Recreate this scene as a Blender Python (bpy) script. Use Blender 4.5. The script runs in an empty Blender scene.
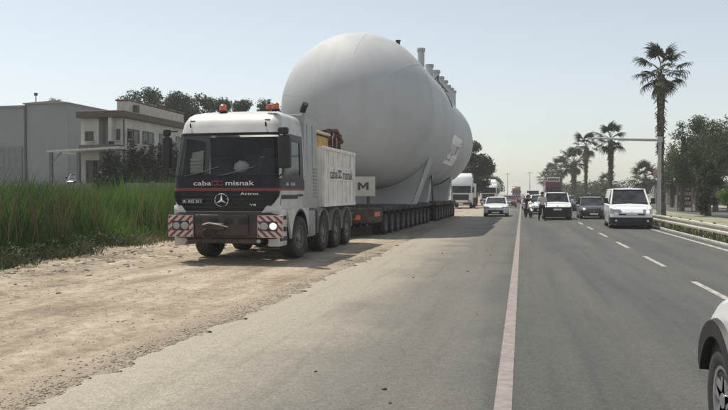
import bpy, bmesh, math, random
import numpy as np
from mathutils import Vector, Matrix
R = math.radians
rnd = random.Random(7)
C = bpy.context.scene.collection
S = bpy.context.scene

# ------------------------------------------------------------------ camera, sky, sun, exposure
cam_d = bpy.data.cameras.new('camera'); cam = bpy.data.objects.new('camera', cam_d); C.objects.link(cam)
cam_d.sensor_width = 36; cam_d.lens = 36 * 750 / 728
cam_d.clip_start = 0.1; cam_d.clip_end = 6000
cam.location = (0, 0, 1.75)
cam.rotation_euler = (R(90 - 0.917), 0, R(11.895))
S.camera = cam

SUN = Vector((-0.37, 0.20, 1.0)).normalized()
elev = math.asin(SUN.z); azim = math.atan2(SUN.x, SUN.y)
world = bpy.data.worlds.new("World"); S.world = world; world.use_nodes = True
wn = world.node_tree; bg = wn.nodes['Background']
sky = wn.nodes.new('ShaderNodeTexSky'); sky.sky_type = 'NISHITA'; sky.sun_disc = False
sky.sun_elevation = elev; sky.sun_rotation = azim
sky.air_density = 1.0; sky.dust_density = 1.0; sky.ozone_density = 1.0; sky.altitude = 30
hs = wn.nodes.new('ShaderNodeHueSaturation'); hs.inputs['Saturation'].default_value = 0.52      # dusty, washed out air
tn = wn.nodes.new('ShaderNodeMix'); tn.data_type = 'RGBA'; tn.blend_type = 'MULTIPLY'; tn.inputs[0].default_value = 1; tn.inputs[7].default_value = (1.0, 0.985, 0.94, 1)
wn.links.new(sky.outputs[0], hs.inputs['Color']); wn.links.new(hs.outputs[0], tn.inputs[6]); wn.links.new(tn.outputs[2], bg.inputs[0]); bg.inputs[1].default_value = 0.138
sd = bpy.data.lights.new('sun', 'SUN'); sd.energy = 3.75; sd.angle = R(0.6); sd.color = (1, 0.94, 0.83)
sun = bpy.data.objects.new('sun', sd); C.objects.link(sun)
sun.rotation_euler = SUN.to_track_quat('Z', 'Y').to_euler(); sun.location = (0, 0, 60)
S.view_settings.view_transform = 'Standard'; S.view_settings.look = 'None'
S.view_settings.exposure = 0.12; S.view_settings.gamma = 1.0
S.cycles.max_bounces = 6; S.cycles.volume_bounces = 3; S.cycles.transparent_max_bounces = 12
S.cycles.use_denoising = True

# ------------------------------------------------------------------ materials
def mat(name, col, rough=0.6, metal=0.0, var=0.12, scale=3.0, bump=0.0, bscale=30.0, coat=0.0, col2=None,
        emit=None, spec=0.5, stretch=None, trans=0.0, detail=5):
    m = bpy.data.materials.new(name); m.use_nodes = True; nt = m.node_tree; N = nt.nodes; L = nt.links
    b = N['Principled BSDF']; out = N['Material Output']
    b.inputs['Roughness'].default_value = rough; b.inputs['Metallic'].default_value = metal
    b.inputs['Specular IOR Level'].default_value = spec
    b.inputs['Coat Weight'].default_value = coat; b.inputs['Coat Roughness'].default_value = 0.08
    tc = N.new('ShaderNodeTexCoord'); mp = N.new('ShaderNodeMapping'); L.new(tc.outputs['Object'], mp.inputs[0])
    if stretch: mp.inputs['Scale'].default_value = stretch
    nz = N.new('ShaderNodeTexNoise'); nz.inputs['Scale'].default_value = scale; nz.inputs['Detail'].default_value = detail
    L.new(mp.outputs[0], nz.inputs[0])
    rp = N.new('ShaderNodeValToRGB'); L.new(nz.outputs[0], rp.inputs[0])
    c2 = col2 if col2 else [max(0, c * (1 - var * 1.6)) for c in col]
    c1 = col if col2 else [min(1, c * (1 + var * 0.8)) for c in col]
    rp.color_ramp.elements[0].position = 0.33; rp.color_ramp.elements[0].color = (*c2, 1)
    rp.color_ramp.elements[1].position = 0.67; rp.color_ramp.elements[1].color = (*c1, 1)
    L.new(rp.outputs[0], b.inputs['Base Color'])
    if bump:
        nb = N.new('ShaderNodeTexNoise'); nb.inputs['Scale'].default_value = bscale; nb.inputs['Detail'].default_value = 4
        L.new(mp.outputs[0], nb.inputs[0])
        bm_ = N.new('ShaderNodeBump'); bm_.inputs['Strength'].default_value = bump; bm_.inputs['Distance'].default_value = 0.03
        L.new(nb.outputs[0], bm_.inputs['Height']); L.new(bm_.outputs[0], b.inputs['Normal'])
    if emit:
        b.inputs['Emission Color'].default_value = (*emit[0], 1); b.inputs['Emission Strength'].default_value = emit[1]
    if trans:
        tr = N.new('ShaderNodeBsdfTranslucent'); L.new(rp.outputs[0], tr.inputs[0])
        mx = N.new('ShaderNodeMixShader'); mx.inputs[0].default_value = trans
        L.new(b.outputs[0], mx.inputs[1]); L.new(tr.outputs[0], mx.inputs[2]); L.new(mx.outputs[0], out.inputs[0])
    return m

def leafmat(name, ca, cb, trans=0.3, rough=0.65):
    """foliage: every leaf carries its own tint between two leaf colours"""
    m = bpy.data.materials.new(name); m.use_nodes = True; nt = m.node_tree; N = nt.nodes; L = nt.links
    b = N['Principled BSDF']; out = N['Material Output']; b.inputs['Roughness'].default_value = rough
    b.inputs['Specular IOR Level'].default_value = 0.3
    at = N.new('ShaderNodeAttribute'); at.attribute_name = 'tint'
    mx = N.new('ShaderNodeMix'); mx.data_type = 'RGBA'
    L.new(at.outputs['Fac'], mx.inputs[0]); mx.inputs[6].default_value = (*ca, 1); mx.inputs[7].default_value = (*cb, 1)
    L.new(mx.outputs[2], b.inputs['Base Color'])
    tr = N.new('ShaderNodeBsdfTranslucent'); L.new(mx.outputs[2], tr.inputs[0])
    ms = N.new('ShaderNodeMixShader'); ms.inputs[0].default_value = trans
    L.new(b.outputs[0], ms.inputs[1]); L.new(tr.outputs[0], ms.inputs[2]); L.new(ms.outputs[0], out.inputs[0])
    return m

M = {}
M['cab_white'] = mat('cab_white', (0.62, 0.62, 0.61), 0.45, scale=1.7, coat=0.15, col2=(0.50, 0.48, 0.445), detail=9)
M['car_white'] = mat('car_white', (0.80, 0.81, 0.82), 0.3, var=0.03, coat=0.6)
M['dusty_white'] = mat('dusty_white', (0.78, 0.74, 0.69), 0.65, var=0.10, scale=2.2, bump=0.15)
M['car_dark'] = mat('car_dark', (0.035, 0.038, 0.042), 0.3, var=0.1, coat=0.7)
M['car_grey'] = mat('car_grey', (0.25, 0.26, 0.27), 0.3, metal=0.3, var=0.05, coat=0.5)
M['car_red'] = mat('car_red', (0.17, 0.045, 0.045), 0.35, var=0.1, coat=0.4)
M['burgundy'] = mat('burgundy', (0.18, 0.05, 0.08), 0.5, var=0.12)
M['black_paint'] = mat('black_paint', (0.010, 0.009, 0.015), 0.4, var=0.15, coat=0.08, spec=.3)
M['purple_band'] = mat('purple_band', (0.022, 0.012, 0.030), 0.4, var=0.1, coat=0.05, spec=.3)
M['red_paint'] = mat('red_paint', (0.25, 0.025, 0.035), 0.4, var=0.1)
M['red_sign'] = mat('red_sign', (0.14, 0.045, 0.05), 0.5, var=0.12)
M['black_plastic'] = mat('black_plastic', (0.022, 0.022, 0.024), 0.55, var=0.2, bump=0.1, bscale=60)
M['dusty_black'] = mat('dusty_black', (0.055, 0.046, 0.04), 0.8, var=0.35, scale=4, bump=0.2)
M['chassis'] = mat('chassis', (0.075, 0.058, 0.050), 0.8, var=0.35, scale=5, bump=0.2)
M['rubber'] = mat('rubber', (0.045, 0.042, 0.04), 0.85, var=0.25, scale=6, bump=0.25, bscale=50)
M['rim_grey'] = mat('rim_grey', (0.22, 0.20, 0.18), 0.6, metal=0.2, var=0.25, scale=7)
M['rim_alloy'] = mat('rim_alloy', (0.6, 0.6, 0.61), 0.3, metal=0.8, var=0.08)
M['grey_panel'] = mat('grey_panel', (0.40, 0.41, 0.40), 0.5, var=0.08, scale=2)
M['fender_grey'] = mat('fender_grey', (0.30, 0.29, 0.28), 0.6, var=0.15)
M['bumper_steel'] = mat('bumper_steel', (0.055, 0.038, 0.035), 0.6, var=0.25, bump=0.1)
M['chrome'] = mat('chrome', (0.7, 0.7, 0.72), 0.18, metal=1.0, var=0.03)
M['lamp_lens'] = mat('lamp_lens', (0.36, 0.37, 0.38), 0.12, var=0.05, coat=1.0)
M['lamp_on'] = mat('lamp_on', (0.9, 0.85, 0.7), 0.2, emit=((1, 0.94, 0.84), .8))
M['orange_lens'] = mat('orange_lens', (0.65, 0.12, 0.03), 0.3, var=0.1, coat=0.5)
M['orange_reflector'] = mat('orange_reflector', (0.75, 0.20, 0.04), 0.5, var=0.1)
M['yellow'] = mat('yellow', (0.58, 0.33, 0.05), 0.55, var=0.3)
M['brown_rust'] = mat('brown_rust', (0.10, 0.05, 0.04), 0.8, var=0.4, scale=9)
M['text_white'] = mat('text_white', (0.8, 0.8, 0.8), 0.5, var=0.02)
M['text_dark'] = mat('text_dark', (0.06, 0.06, 0.065), 0.6, var=0.05)
M['text_red'] = mat('text_red', (0.30, 0.05, 0.06), 0.5, var=0.05)
M['interior'] = mat('interior', (0.03, 0.03, 0.032), 0.8, var=0.2)
M['seat_cloth'] = mat('seat_cloth', (0.06, 0.06, 0.07), 0.9, var=0.2)
M['dark_glass'] = mat('dark_glass', (0.030, 0.035, 0.037), 0.08, var=0.5, scale=2.0, spec=0.45)
M['skin'] = mat('skin', (0.35, 0.20, 0.13), 0.6, var=0.08)
M['cloth_black'] = mat('cloth_black', (0.025, 0.025, 0.03), 0.9, var=0.2)
M['cloth_white'] = mat('cloth_white', (0.7, 0.7, 0.7), 0.9, var=0.08)
M['cloth_navy'] = mat('cloth_navy', (0.04, 0.05, 0.08), 0.9, var=0.2)
M['hair'] = mat('hair', (0.015, 0.012, 0.01), 0.7, var=0.2)
M['galv'] = mat('galv', (0.62, 0.59, 0.50), 0.5, metal=0.25, var=0.12, scale=4)
M['post_steel'] = mat('post_steel', (0.16, 0.14, 0.12), 0.7, var=0.3)
M['pole_grey'] = mat('pole_grey', (0.42, 0.43, 0.43), 0.5, metal=0.3, var=0.1)
M['paint_line'] = mat('paint_line', (0.42, 0.40, 0.36), 0.8, var=0.3, scale=9, bump=0.1)
M['paint_line_worn'] = mat('paint_line_worn', (0.31, 0.265, 0.245), 0.85, scale=11, col2=(0.21, 0.19, 0.18), detail=8)
M['kerb'] = mat('kerb', (0.42, 0.41, 0.37), 0.85, var=0.2, scale=5, bump=0.2)
M['plaster'] = mat('plaster', (0.56, 0.54, 0.48), 0.9, var=0.10, scale=0.8, bump=0.05)
M['plaster_grey'] = mat('plaster_grey', (0.245, 0.26, 0.25), 0.9, var=0.05, scale=0.4)
M['fascia'] = mat('fascia', (0.13, 0.10, 0.085), 0.85, var=0.15)
M['cream_roof'] = mat('cream_roof', (0.55, 0.51, 0.44), 0.85, var=0.1)
M['canopy'] = mat('canopy', (0.62, 0.61, 0.58), 0.6, var=0.1)
M['gate_grey'] = mat('gate_grey', (0.17, 0.18, 0.18), .7, var=.1)
M['concrete'] = mat('concrete', (0.30, 0.29, 0.27), 0.9, var=0.18, scale=1.5, bump=0.15)
M['frame_dark'] = mat('frame_dark', (0.09, 0.075, 0.065), 0.6, var=0.1)
M['bark'] = mat('bark', (0.11, 0.085, 0.065), 0.95, var=0.35, scale=8, bump=0.5, bscale=14, stretch=(1, 1, .3))
M['palm_bark'] = mat('palm_bark', (0.12, 0.095, 0.075), 0.95, var=0.4, scale=5, bump=0.6, bscale=10)
M['stone'] = mat('stone', (0.40, 0.34, 0.27), 0.9, var=0.3, scale=15, bump=0.3)
M['leaf_dark'] = leafmat('leaf_dark', (0.018, 0.030, 0.014), (0.060, 0.085, 0.038))
M['leaf_mid'] = leafmat('leaf_mid', (0.030, 0.048, 0.020), (0.115, 0.150, 0.068))
M['leaf_bright'] = leafmat('leaf_bright', (0.07, 0.12, 0.025), (0.19, 0.27, 0.07))
M['leaf_cypress'] = leafmat('leaf_cypress', (0.010, 0.018, 0.010), (0.035, 0.052, 0.026), 0.12)
M['leaf_palm'] = leafmat('leaf_palm', (0.018, 0.028, 0.015), (0.055, 0.070, 0.035), 0.15)
M['leaf_dry'] = leafmat('leaf_dry', (0.12, 0.10, 0.05), (0.26, 0.22, 0.12), 0.1)
M['reed'] = leafmat('reed', (0.024, 0.055, 0.011), (0.150, 0.265, 0.050), 0.32)
M['weed'] = leafmat('weed', (0.045, 0.060, 0.022), (0.19, 0.19, 0.09), 0.25)
M['twig'] = leafmat('twig', (0.10, 0.075, 0.05), (0.30, 0.24, 0.16), 0.0)

def glassmat():
    m = bpy.data.materials.new('windscreen_glass'); m.use_nodes = True; nt = m.node_tree; N = nt.nodes; L = nt.links
    for n in list(N):
        if n.type == 'BSDF_PRINCIPLED': N.remove(n)
    g = N.new('ShaderNodeBsdfGlossy'); g.inputs['Roughness'].default_value = 0.06; g.inputs[0].default_value = (.9, .95, 1, 1)
    t = N.new('ShaderNodeBsdfTransparent'); t.inputs[0].default_value = (0.74, 0.78, 0.76, 1)
    d = N.new('ShaderNodeBsdfDiffuse'); d.inputs[0].default_value = (.30, .27, .22, 1)
    nz = N.new('ShaderNodeTexNoise'); nz.inputs['Scale'].default_value = 2.2
    mr = N.new('ShaderNodeMapRange'); mr.inputs[1].default_value = .4; mr.inputs[2].default_value = .8; mr.inputs[3].default_value = .02; mr.inputs[4].default_value = .10
    L.new(nz.outputs[0], mr.inputs[0])
    m1 = N.new('ShaderNodeMixShader'); L.new(mr.outputs[0], m1.inputs[0]); L.new(t.outputs[0], m1.inputs[1]); L.new(d.outputs[0], m1.inputs[2])
    fr = N.new('ShaderNodeFresnel'); fr.inputs[0].default_value = 1.35
    m2 = N.new('ShaderNodeMixShader'); L.new(fr.outputs[0], m2.inputs[0]); L.new(m1.outputs[0], m2.inputs[1]); L.new(g.outputs[0], m2.inputs[2])
    L.new(m2.outputs[0], N['Material Output'].inputs[0]); return m
M['glass'] = glassmat()

# ------------------------------------------------------------------ helpers
def tag(o, label=None, cat=None, group=None, kind=None):
    if label: o['label'] = label
    if cat: o['category'] = cat
    if group: o['group'] = group
    if kind: o['kind'] = kind
    return o
def thing(name, label, cat, loc=(0, 0, 0), rz=0.0, group=None):
    o = bpy.data.objects.new(name, None); C.objects.link(o); o.location = loc; o.rotation_euler = (0, 0, rz)
    o.empty_display_size = 0.2
    return tag(o, label, cat, group)
def link(name, me, parent=None, loc=(0, 0, 0), rot=(0, 0, 0)):
    o = bpy.data.objects.new(name, me); C.objects.link(o); o.location = loc; o.rotation_euler = rot
    if parent: o.parent = parent
    return o
def copy_tree(o, parent=None):
    c = o.copy(); C.objects.link(c)
    if parent: c.parent = parent
    for ch in list(o.children): copy_tree(ch, c)
    return c

class MB:
    def __init__(s): s.v = []; s.f = []; s.mi = []; s.k = 0
    def add(s, vs, fs):
        b = len(s.v); s.v += [tuple(p) for p in vs]
        for f in fs: s.f.append([b + i for i in f]); s.mi.append(s.k)
        return s
    def box(s, x0, x1, y0, y1, z0, z1):
        return s.add([(x0, y0, z0), (x1, y0, z0), (x1, y1, z0), (x0, y1, z0), (x0, y0, z1), (x1, y0, z1), (x1, y1, z1), (x0, y1, z1)],
                     [(0, 3, 2, 1), (4, 5, 6, 7), (0, 1, 5, 4), (1, 2, 6, 5), (2, 3, 7, 6), (3, 0, 4, 7)])
    def hexa(s, p):    # 8 points, bottom ring then top ring
        return s.add(p, [(0, 3, 2, 1), (4, 5, 6, 7), (0, 1, 5, 4), (1, 2, 6, 5), (2, 3, 7, 6), (3, 0, 4, 7)])
    def quad(s, a, b, c, d): return s.add([a, b, c, d], [(0, 1, 2, 3)])
    def tube(s, pts, rs, n=8, cap=True):
        pts = [Vector(p) for p in pts]
        if not hasattr(rs, '__len__'): rs = [rs] * len(pts)
        rings = []; up = Vector((0, 0, 1)); prev = None
        for i, p in enumerate(pts):
            d = (pts[min(i + 1, len(pts) - 1)] - pts[max(i - 1, 0)]).normalized()
            a = d.cross(up) if prev is None else prev - d * prev.dot(d)
            if a.length < 1e-3: a = d.cross(Vector((0, 1, 0)))
            a.normalize(); prev = a; b = d.cross(a)
            rings.append([p + (a * math.cos(2 * math.pi * k / n) + b * math.sin(2 * math.pi * k / n)) * rs[i] for k in range(n)])
        vs = [q for r_ in rings for q in r_]; fs = []
        for i in range(len(pts) - 1):
            for k in range(n):
                k2 = (k + 1) % n
                fs.append((i * n + k, i * n + k2, (i + 1) * n + k2, (i + 1) * n + k))
        if cap: fs.append(tuple(range(n))[::-1]); fs.append(tuple(range((len(pts) - 1) * n, len(pts) * n)))
        return s.add(vs, fs)
    def lathe(s, prof, n=24, axis='x', o=(0, 0, 0), closed=False):
        """prof: (t along axis, radius)"""
        vs = []; m = len(prof)
        for k in range(n):
            a = 2 * math.pi * k / n; c, q = math.cos(a), math.sin(a)
            for t, r in prof:
                if axis == 'x': p = (t, r * c, r * q)
                elif axis == 'y': p = (r * q, t, r * c)
                else: p = (r * c, r * q, t)
                vs.append((p[0] + o[0], p[1] + o[1], p[2] + o[2]))
        fs = []
        for k in range(n):
            k2 = (k + 1) % n
            for i in range(m - 1 + (1 if closed else 0)):
                j = (i + 1) % m
                fs.append((k * m + i, k * m + j, k2 * m + j, k2 * m + i))
        return s.add(vs, fs)
    def prism(s, poly, axis, a, b):
        """poly: list of 2D points; axis x: (y,z), y: (x,z), z: (x,y)"""
        def P(q, t): return (t, q[0], q[1]) if axis == 'x' else ((q[0], t, q[1]) if axis == 'y' else (q[0], q[1], t))
        n = len(poly)
        vs = [P(q, a) for q in poly] + [P(q, b) for q in poly]
        fs = [tuple(range(n)), tuple(range(n, 2 * n))[::-1]] + [(i, i + n, (i + 1) % n + n, (i + 1) % n) for i in range(n)]
        return s.add(vs, fs)
    def grid(s, rows, closed=False):
        n = len(rows[0]); vs = [p for r_ in rows for p in r_]; fs = []
        for i in range(len(rows) - 1):
            for k in range(n if closed else n - 1):
                k2 = (k + 1) % n
                fs.append((i * n + k, i * n + k2, (i + 1) * n + k2, (i + 1) * n + k))
        return s.add(vs, fs)
    def mesh(s, name, mats, smooth=True, bevel=0.0, ang=35, seg=1, fix=True):
        me = bpy.data.meshes.new(name); me.from_pydata(s.v, [], s.f)
        mats = mats if isinstance(mats, (list, tuple)) else [mats]
        for m in mats: me.materials.append(m)
        me.polygons.foreach_set('material_index', s.mi)
        if fix or bevel:
            bm = bmesh.new(); bm.from_mesh(me)
            if fix: bmesh.ops.remove_doubles(bm, verts=bm.verts, dist=0.0002); bmesh.ops.recalc_face_normals(bm, faces=bm.faces)
            if bevel:
                es = [e for e in bm.edges if len(e.link_faces) == 2 and e.calc_face_angle(0) > R(40)]
                bmesh.ops.bevel(bm, geom=es, offset=bevel, segments=seg, affect='EDGES', profile=0.5, clamp_overlap=True)
            bm.to_mesh(me); bm.free()
        if smooth:
            me.polygons.foreach_set('use_smooth', [True] * len(me.polygons)); me.set_sharp_from_angle(angle=R(ang))
        me.update(); return me
    def build(s, name, mats, parent=None, loc=(0, 0, 0), rot=(0, 0, 0), **k):
        return link(name, s.mesh(name, mats, **k), parent, loc, rot)

def np_mesh(name, V, F, mats, tint=None, smooth=False):
    """V (n,3); F (m,k) all faces of k corners; tint per vertex"""
    V = np.asarray(V, np.float32).reshape(-1, 3); F = np.asarray(F, np.int32); m, k = F.shape
    me = bpy.data.meshes.new(name); me.vertices.add(len(V)); me.vertices.foreach_set('co', V.ravel())
    me.loops.add(m * k); me.loops.foreach_set('vertex_index', F.ravel())
    me.polygons.add(m); me.polygons.foreach_set('loop_start', np.arange(0, m * k, k, dtype=np.int32))
    me.update(calc_edges=True)
    for q in (mats if isinstance(mats, (list, tuple)) else [mats]): me.materials.append(q)
    if tint is not None:
        a = me.attributes.new('tint', 'FLOAT', 'POINT'); a.data.foreach_set('value', np.asarray(tint, np.float32))
    if smooth: me.polygons.foreach_set('use_smooth', [True] * m)
    me.validate(); return me

def text_obj(parent, s, width, height, m, loc, rot, bold=0.0, extr=0.002, name='lettering'):
    cu = bpy.data.curves.new('t', 'FONT'); cu.body = s; cu.size = 1; cu.offset = bold; cu.resolution_u = 3; cu.extrude = 0.0
    o = bpy.data.objects.new('t', cu); C.objects.link(o)
    bpy.context.view_layer.update()
    me = bpy.data.meshes.new_from_object(o.evaluated_get(bpy.context.evaluated_depsgraph_get()))
    bpy.data.objects.remove(o)
    n = len(me.vertices); co = np.zeros(n * 3, np.float32); me.vertices.foreach_get('co', co); co = co.reshape(-1, 3)
    mn, mx = co.min(0), co.max(0)
    co[:, 0] = (co[:, 0] - (mn[0] + mx[0]) / 2) / max(mx[0] - mn[0], 1e-6) * width
    co[:, 1] = (co[:, 1] - (mn[1] + mx[1]) / 2) / max(mx[1] - mn[1], 1e-6) * height
    co[:, 2] = 0
    me.vertices.foreach_set('co', co.ravel()); me.materials.clear(); me.materials.append(m); me.update()
    return link(name, me, parent, loc, rot)
FACE_FRONT = (R(90), 0, 0)
FACE_SIDE = (R(90), 0, R(90))

def clip_poly(poly, x0, x1, y0, y1):
    def cl(P, f, inter):
        o = []
        for i in range(len(P)):
            a, b = P[i - 1], P[i]
            if f(b):
                if not f(a): o.append(inter(a, b))
                o.append(b)
            elif f(a): o.append(inter(a, b))
        return o
    for ax, lim, sg in ((0, x0, 1), (0, x1, -1), (1, y0, 1), (1, y1, -1)):
        if not poly: return poly
        poly = cl(poly, lambda p: (p[ax] - lim) * sg >= -1e-9,
                  lambda a, b: tuple(a[i] + (b[i] - a[i]) * ((lim - a[ax]) / (b[ax] - a[ax])) for i in range(2)))
    return poly

# ------------------------------------------------------------------ ground, road, markings
def ground_material():
    m = bpy.data.materials.new('ground_soil'); m.use_nodes = True; nt = m.node_tree; N = nt.nodes; L = nt.links
    b = N['Principled BSDF']; b.inputs['Roughness'].default_value = 0.95
    tc = N.new('ShaderNodeTexCoord')
    n1 = N.new('ShaderNodeTexNoise'); n1.inputs['Scale'].default_value = 0.06; n1.inputs['Detail'].default_value = 9; L.new(tc.outputs['Object'], n1.inputs[0])
    rp = N.new('ShaderNodeValToRGB'); L.new(n1.outputs[0], rp.inputs[0])
    e = rp.color_ramp.elements; e[0].position = .38; e[0].color = (.085, .105, .045, 1); e[1].position = .62; e[1].color = (.30, .26, .19, 1)
    L.new(rp.outputs[0], b.inputs['Base Color']); return m

def dirt_material():
    m = bpy.data.materials.new('dusty_dirt'); m.use_nodes = True; nt = m.node_tree; N = nt.nodes; L = nt.links
    b = N['Principled BSDF']; b.inputs['Roughness'].default_value = 0.95; b.inputs['Specular IOR Level'].default_value = 0.2
    tc = N.new('ShaderNodeTexCoord')
    def noise(scale, detail=6, vec=None, rough=.6):
        n = N.new('ShaderNodeTexNoise'); n.inputs['Scale'].default_value = scale; n.inputs['Detail'].default_value = detail; n.inputs['Roughness'].default_value = rough
        L.new(vec or tc.outputs['Object'], n.inputs[0]); return n
    mp = N.new('ShaderNodeMapping'); mp.inputs['Scale'].default_value = (1, .16, 1); L.new(tc.outputs['Object'], mp.inputs[0])
    big = noise(.55, 7); streak = noise(1.6, 6, mp.outputs[0]); fine = noise(26, 8, rough=.75); grit = noise(110, 3)
    rp = N.new('ShaderNodeValToRGB'); L.new(big.outputs[0], rp.inputs[0])
    e = rp.color_ramp.elements; e[0].position = .35; e[0].color = (.41, .355, .285, 1); e[1].position = .65; e[1].color = (.545, .485, .395, 1)
    r2 = N.new('ShaderNodeValToRGB'); L.new(streak.outputs[0], r2.inputs[0])
    e = r2.color_ramp.elements; e[0].position = .36; e[0].color = (.70, .67, .62, 1); e[1].position = .6; e[1].color = (1.06, 1.05, 1.03, 1)
    r3 = N.new('ShaderNodeValToRGB'); L.new(fine.outputs[0], r3.inputs[0])
    e = r3.color_ramp.elements; e[0].position = .3; e[0].color = (.72, .70, .68, 1); e[1].position = .7; e[1].color = (1.12, 1.12, 1.12, 1)
    m1 = N.new('ShaderNodeMix'); m1.data_type = 'RGBA'; m1.blend_type = 'MULTIPLY'; m1.inputs[0].default_value = 1
    L.new(rp.outputs[0], m1.inputs[6]); L.new(r2.outputs[0], m1.inputs[7])
    m2 = N.new('ShaderNodeMix'); m2.data_type = 'RGBA'; m2.blend_type = 'MULTIPLY'; m2.inputs[0].default_value = 1
    L.new(m1.outputs[2], m2.inputs[6]); L.new(r3.outputs[0], m2.inputs[7]); L.new(m2.outputs[2], b.inputs['Base Color'])
    mid = noise(5.5, 8, rough=.7); r5 = N.new('ShaderNodeValToRGB'); L.new(mid.outputs[0], r5.inputs[0])
    e = r5.color_ramp.elements; e[0].position = .34; e[0].color = (.70, .67, .64, 1); e[1].position = .62; e[1].color = (1.10, 1.10, 1.10, 1)
    m5 = N.new('ShaderNodeMix'); m5.data_type = 'RGBA'; m5.blend_type = 'MULTIPLY'; m5.inputs[0].default_value = 1
    L.new(m2.outputs[2], m5.inputs[6]); L.new(r5.outputs[0], m5.inputs[7])
    sx = N.new('ShaderNodeSeparateXYZ'); L.new(tc.outputs['Object'], sx.inputs[0])
    a1 = N.new('ShaderNodeMath'); a1.operation = 'MULTIPLY_ADD'; a1.inputs[1].default_value = 1.0; L.new(mid.outputs[0], a1.inputs[0]); L.new(sx.outputs[0], a1.inputs[2])
    bd_ = N.new('ShaderNodeMapRange'); bd_.inputs[1].default_value = -4.15; bd_.inputs[2].default_value = -3.75; bd_.inputs[3].default_value = 0; bd_.inputs[4].default_value = .75; L.new(a1.outputs[0], bd_.inputs[0])
    m6 = N.new('ShaderNodeMix'); m6.data_type = 'RGBA'; L.new(bd_.outputs[0], m6.inputs[0]); L.new(m5.outputs[2], m6.inputs[6]); m6.inputs[7].default_value = (.33, .275, .215, 1)
    m9 = N.new('ShaderNodeMix'); m9.data_type = 'RGBA'; m9.blend_type = 'MULTIPLY'; m9.inputs[0].default_value = .8
    gr2 = noise(60, 6, rough=.8); r9 = N.new('ShaderNodeValToRGB'); L.new(gr2.outputs[0], r9.inputs[0])
    e = r9.color_ramp.elements; e[0].position = .36; e[0].color = (.62, .60, .58, 1); e[1].position = .58; e[1].color = (1.12, 1.12, 1.12, 1)
    L.new(m6.outputs[2], m9.inputs[6]); L.new(r9.outputs[0], m9.inputs[7]); L.new(m9.outputs[2], b.inputs['Base Color'])
    ad = N.new('ShaderNodeMath'); ad.operation = 'MULTIPLY_ADD'; ad.inputs[1].default_value = .35
    L.new(grit.outputs[0], ad.inputs[0]); L.new(fine.outputs[0], ad.inputs[2])
    bp = N.new('ShaderNodeBump'); bp.inputs['Strength'].default_value = .55; bp.inputs['Distance'].default_value = .03
    L.new(ad.outputs[0], bp.inputs['Height']); L.new(bp.outputs[0], b.inputs['Normal'])
    return m

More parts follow.
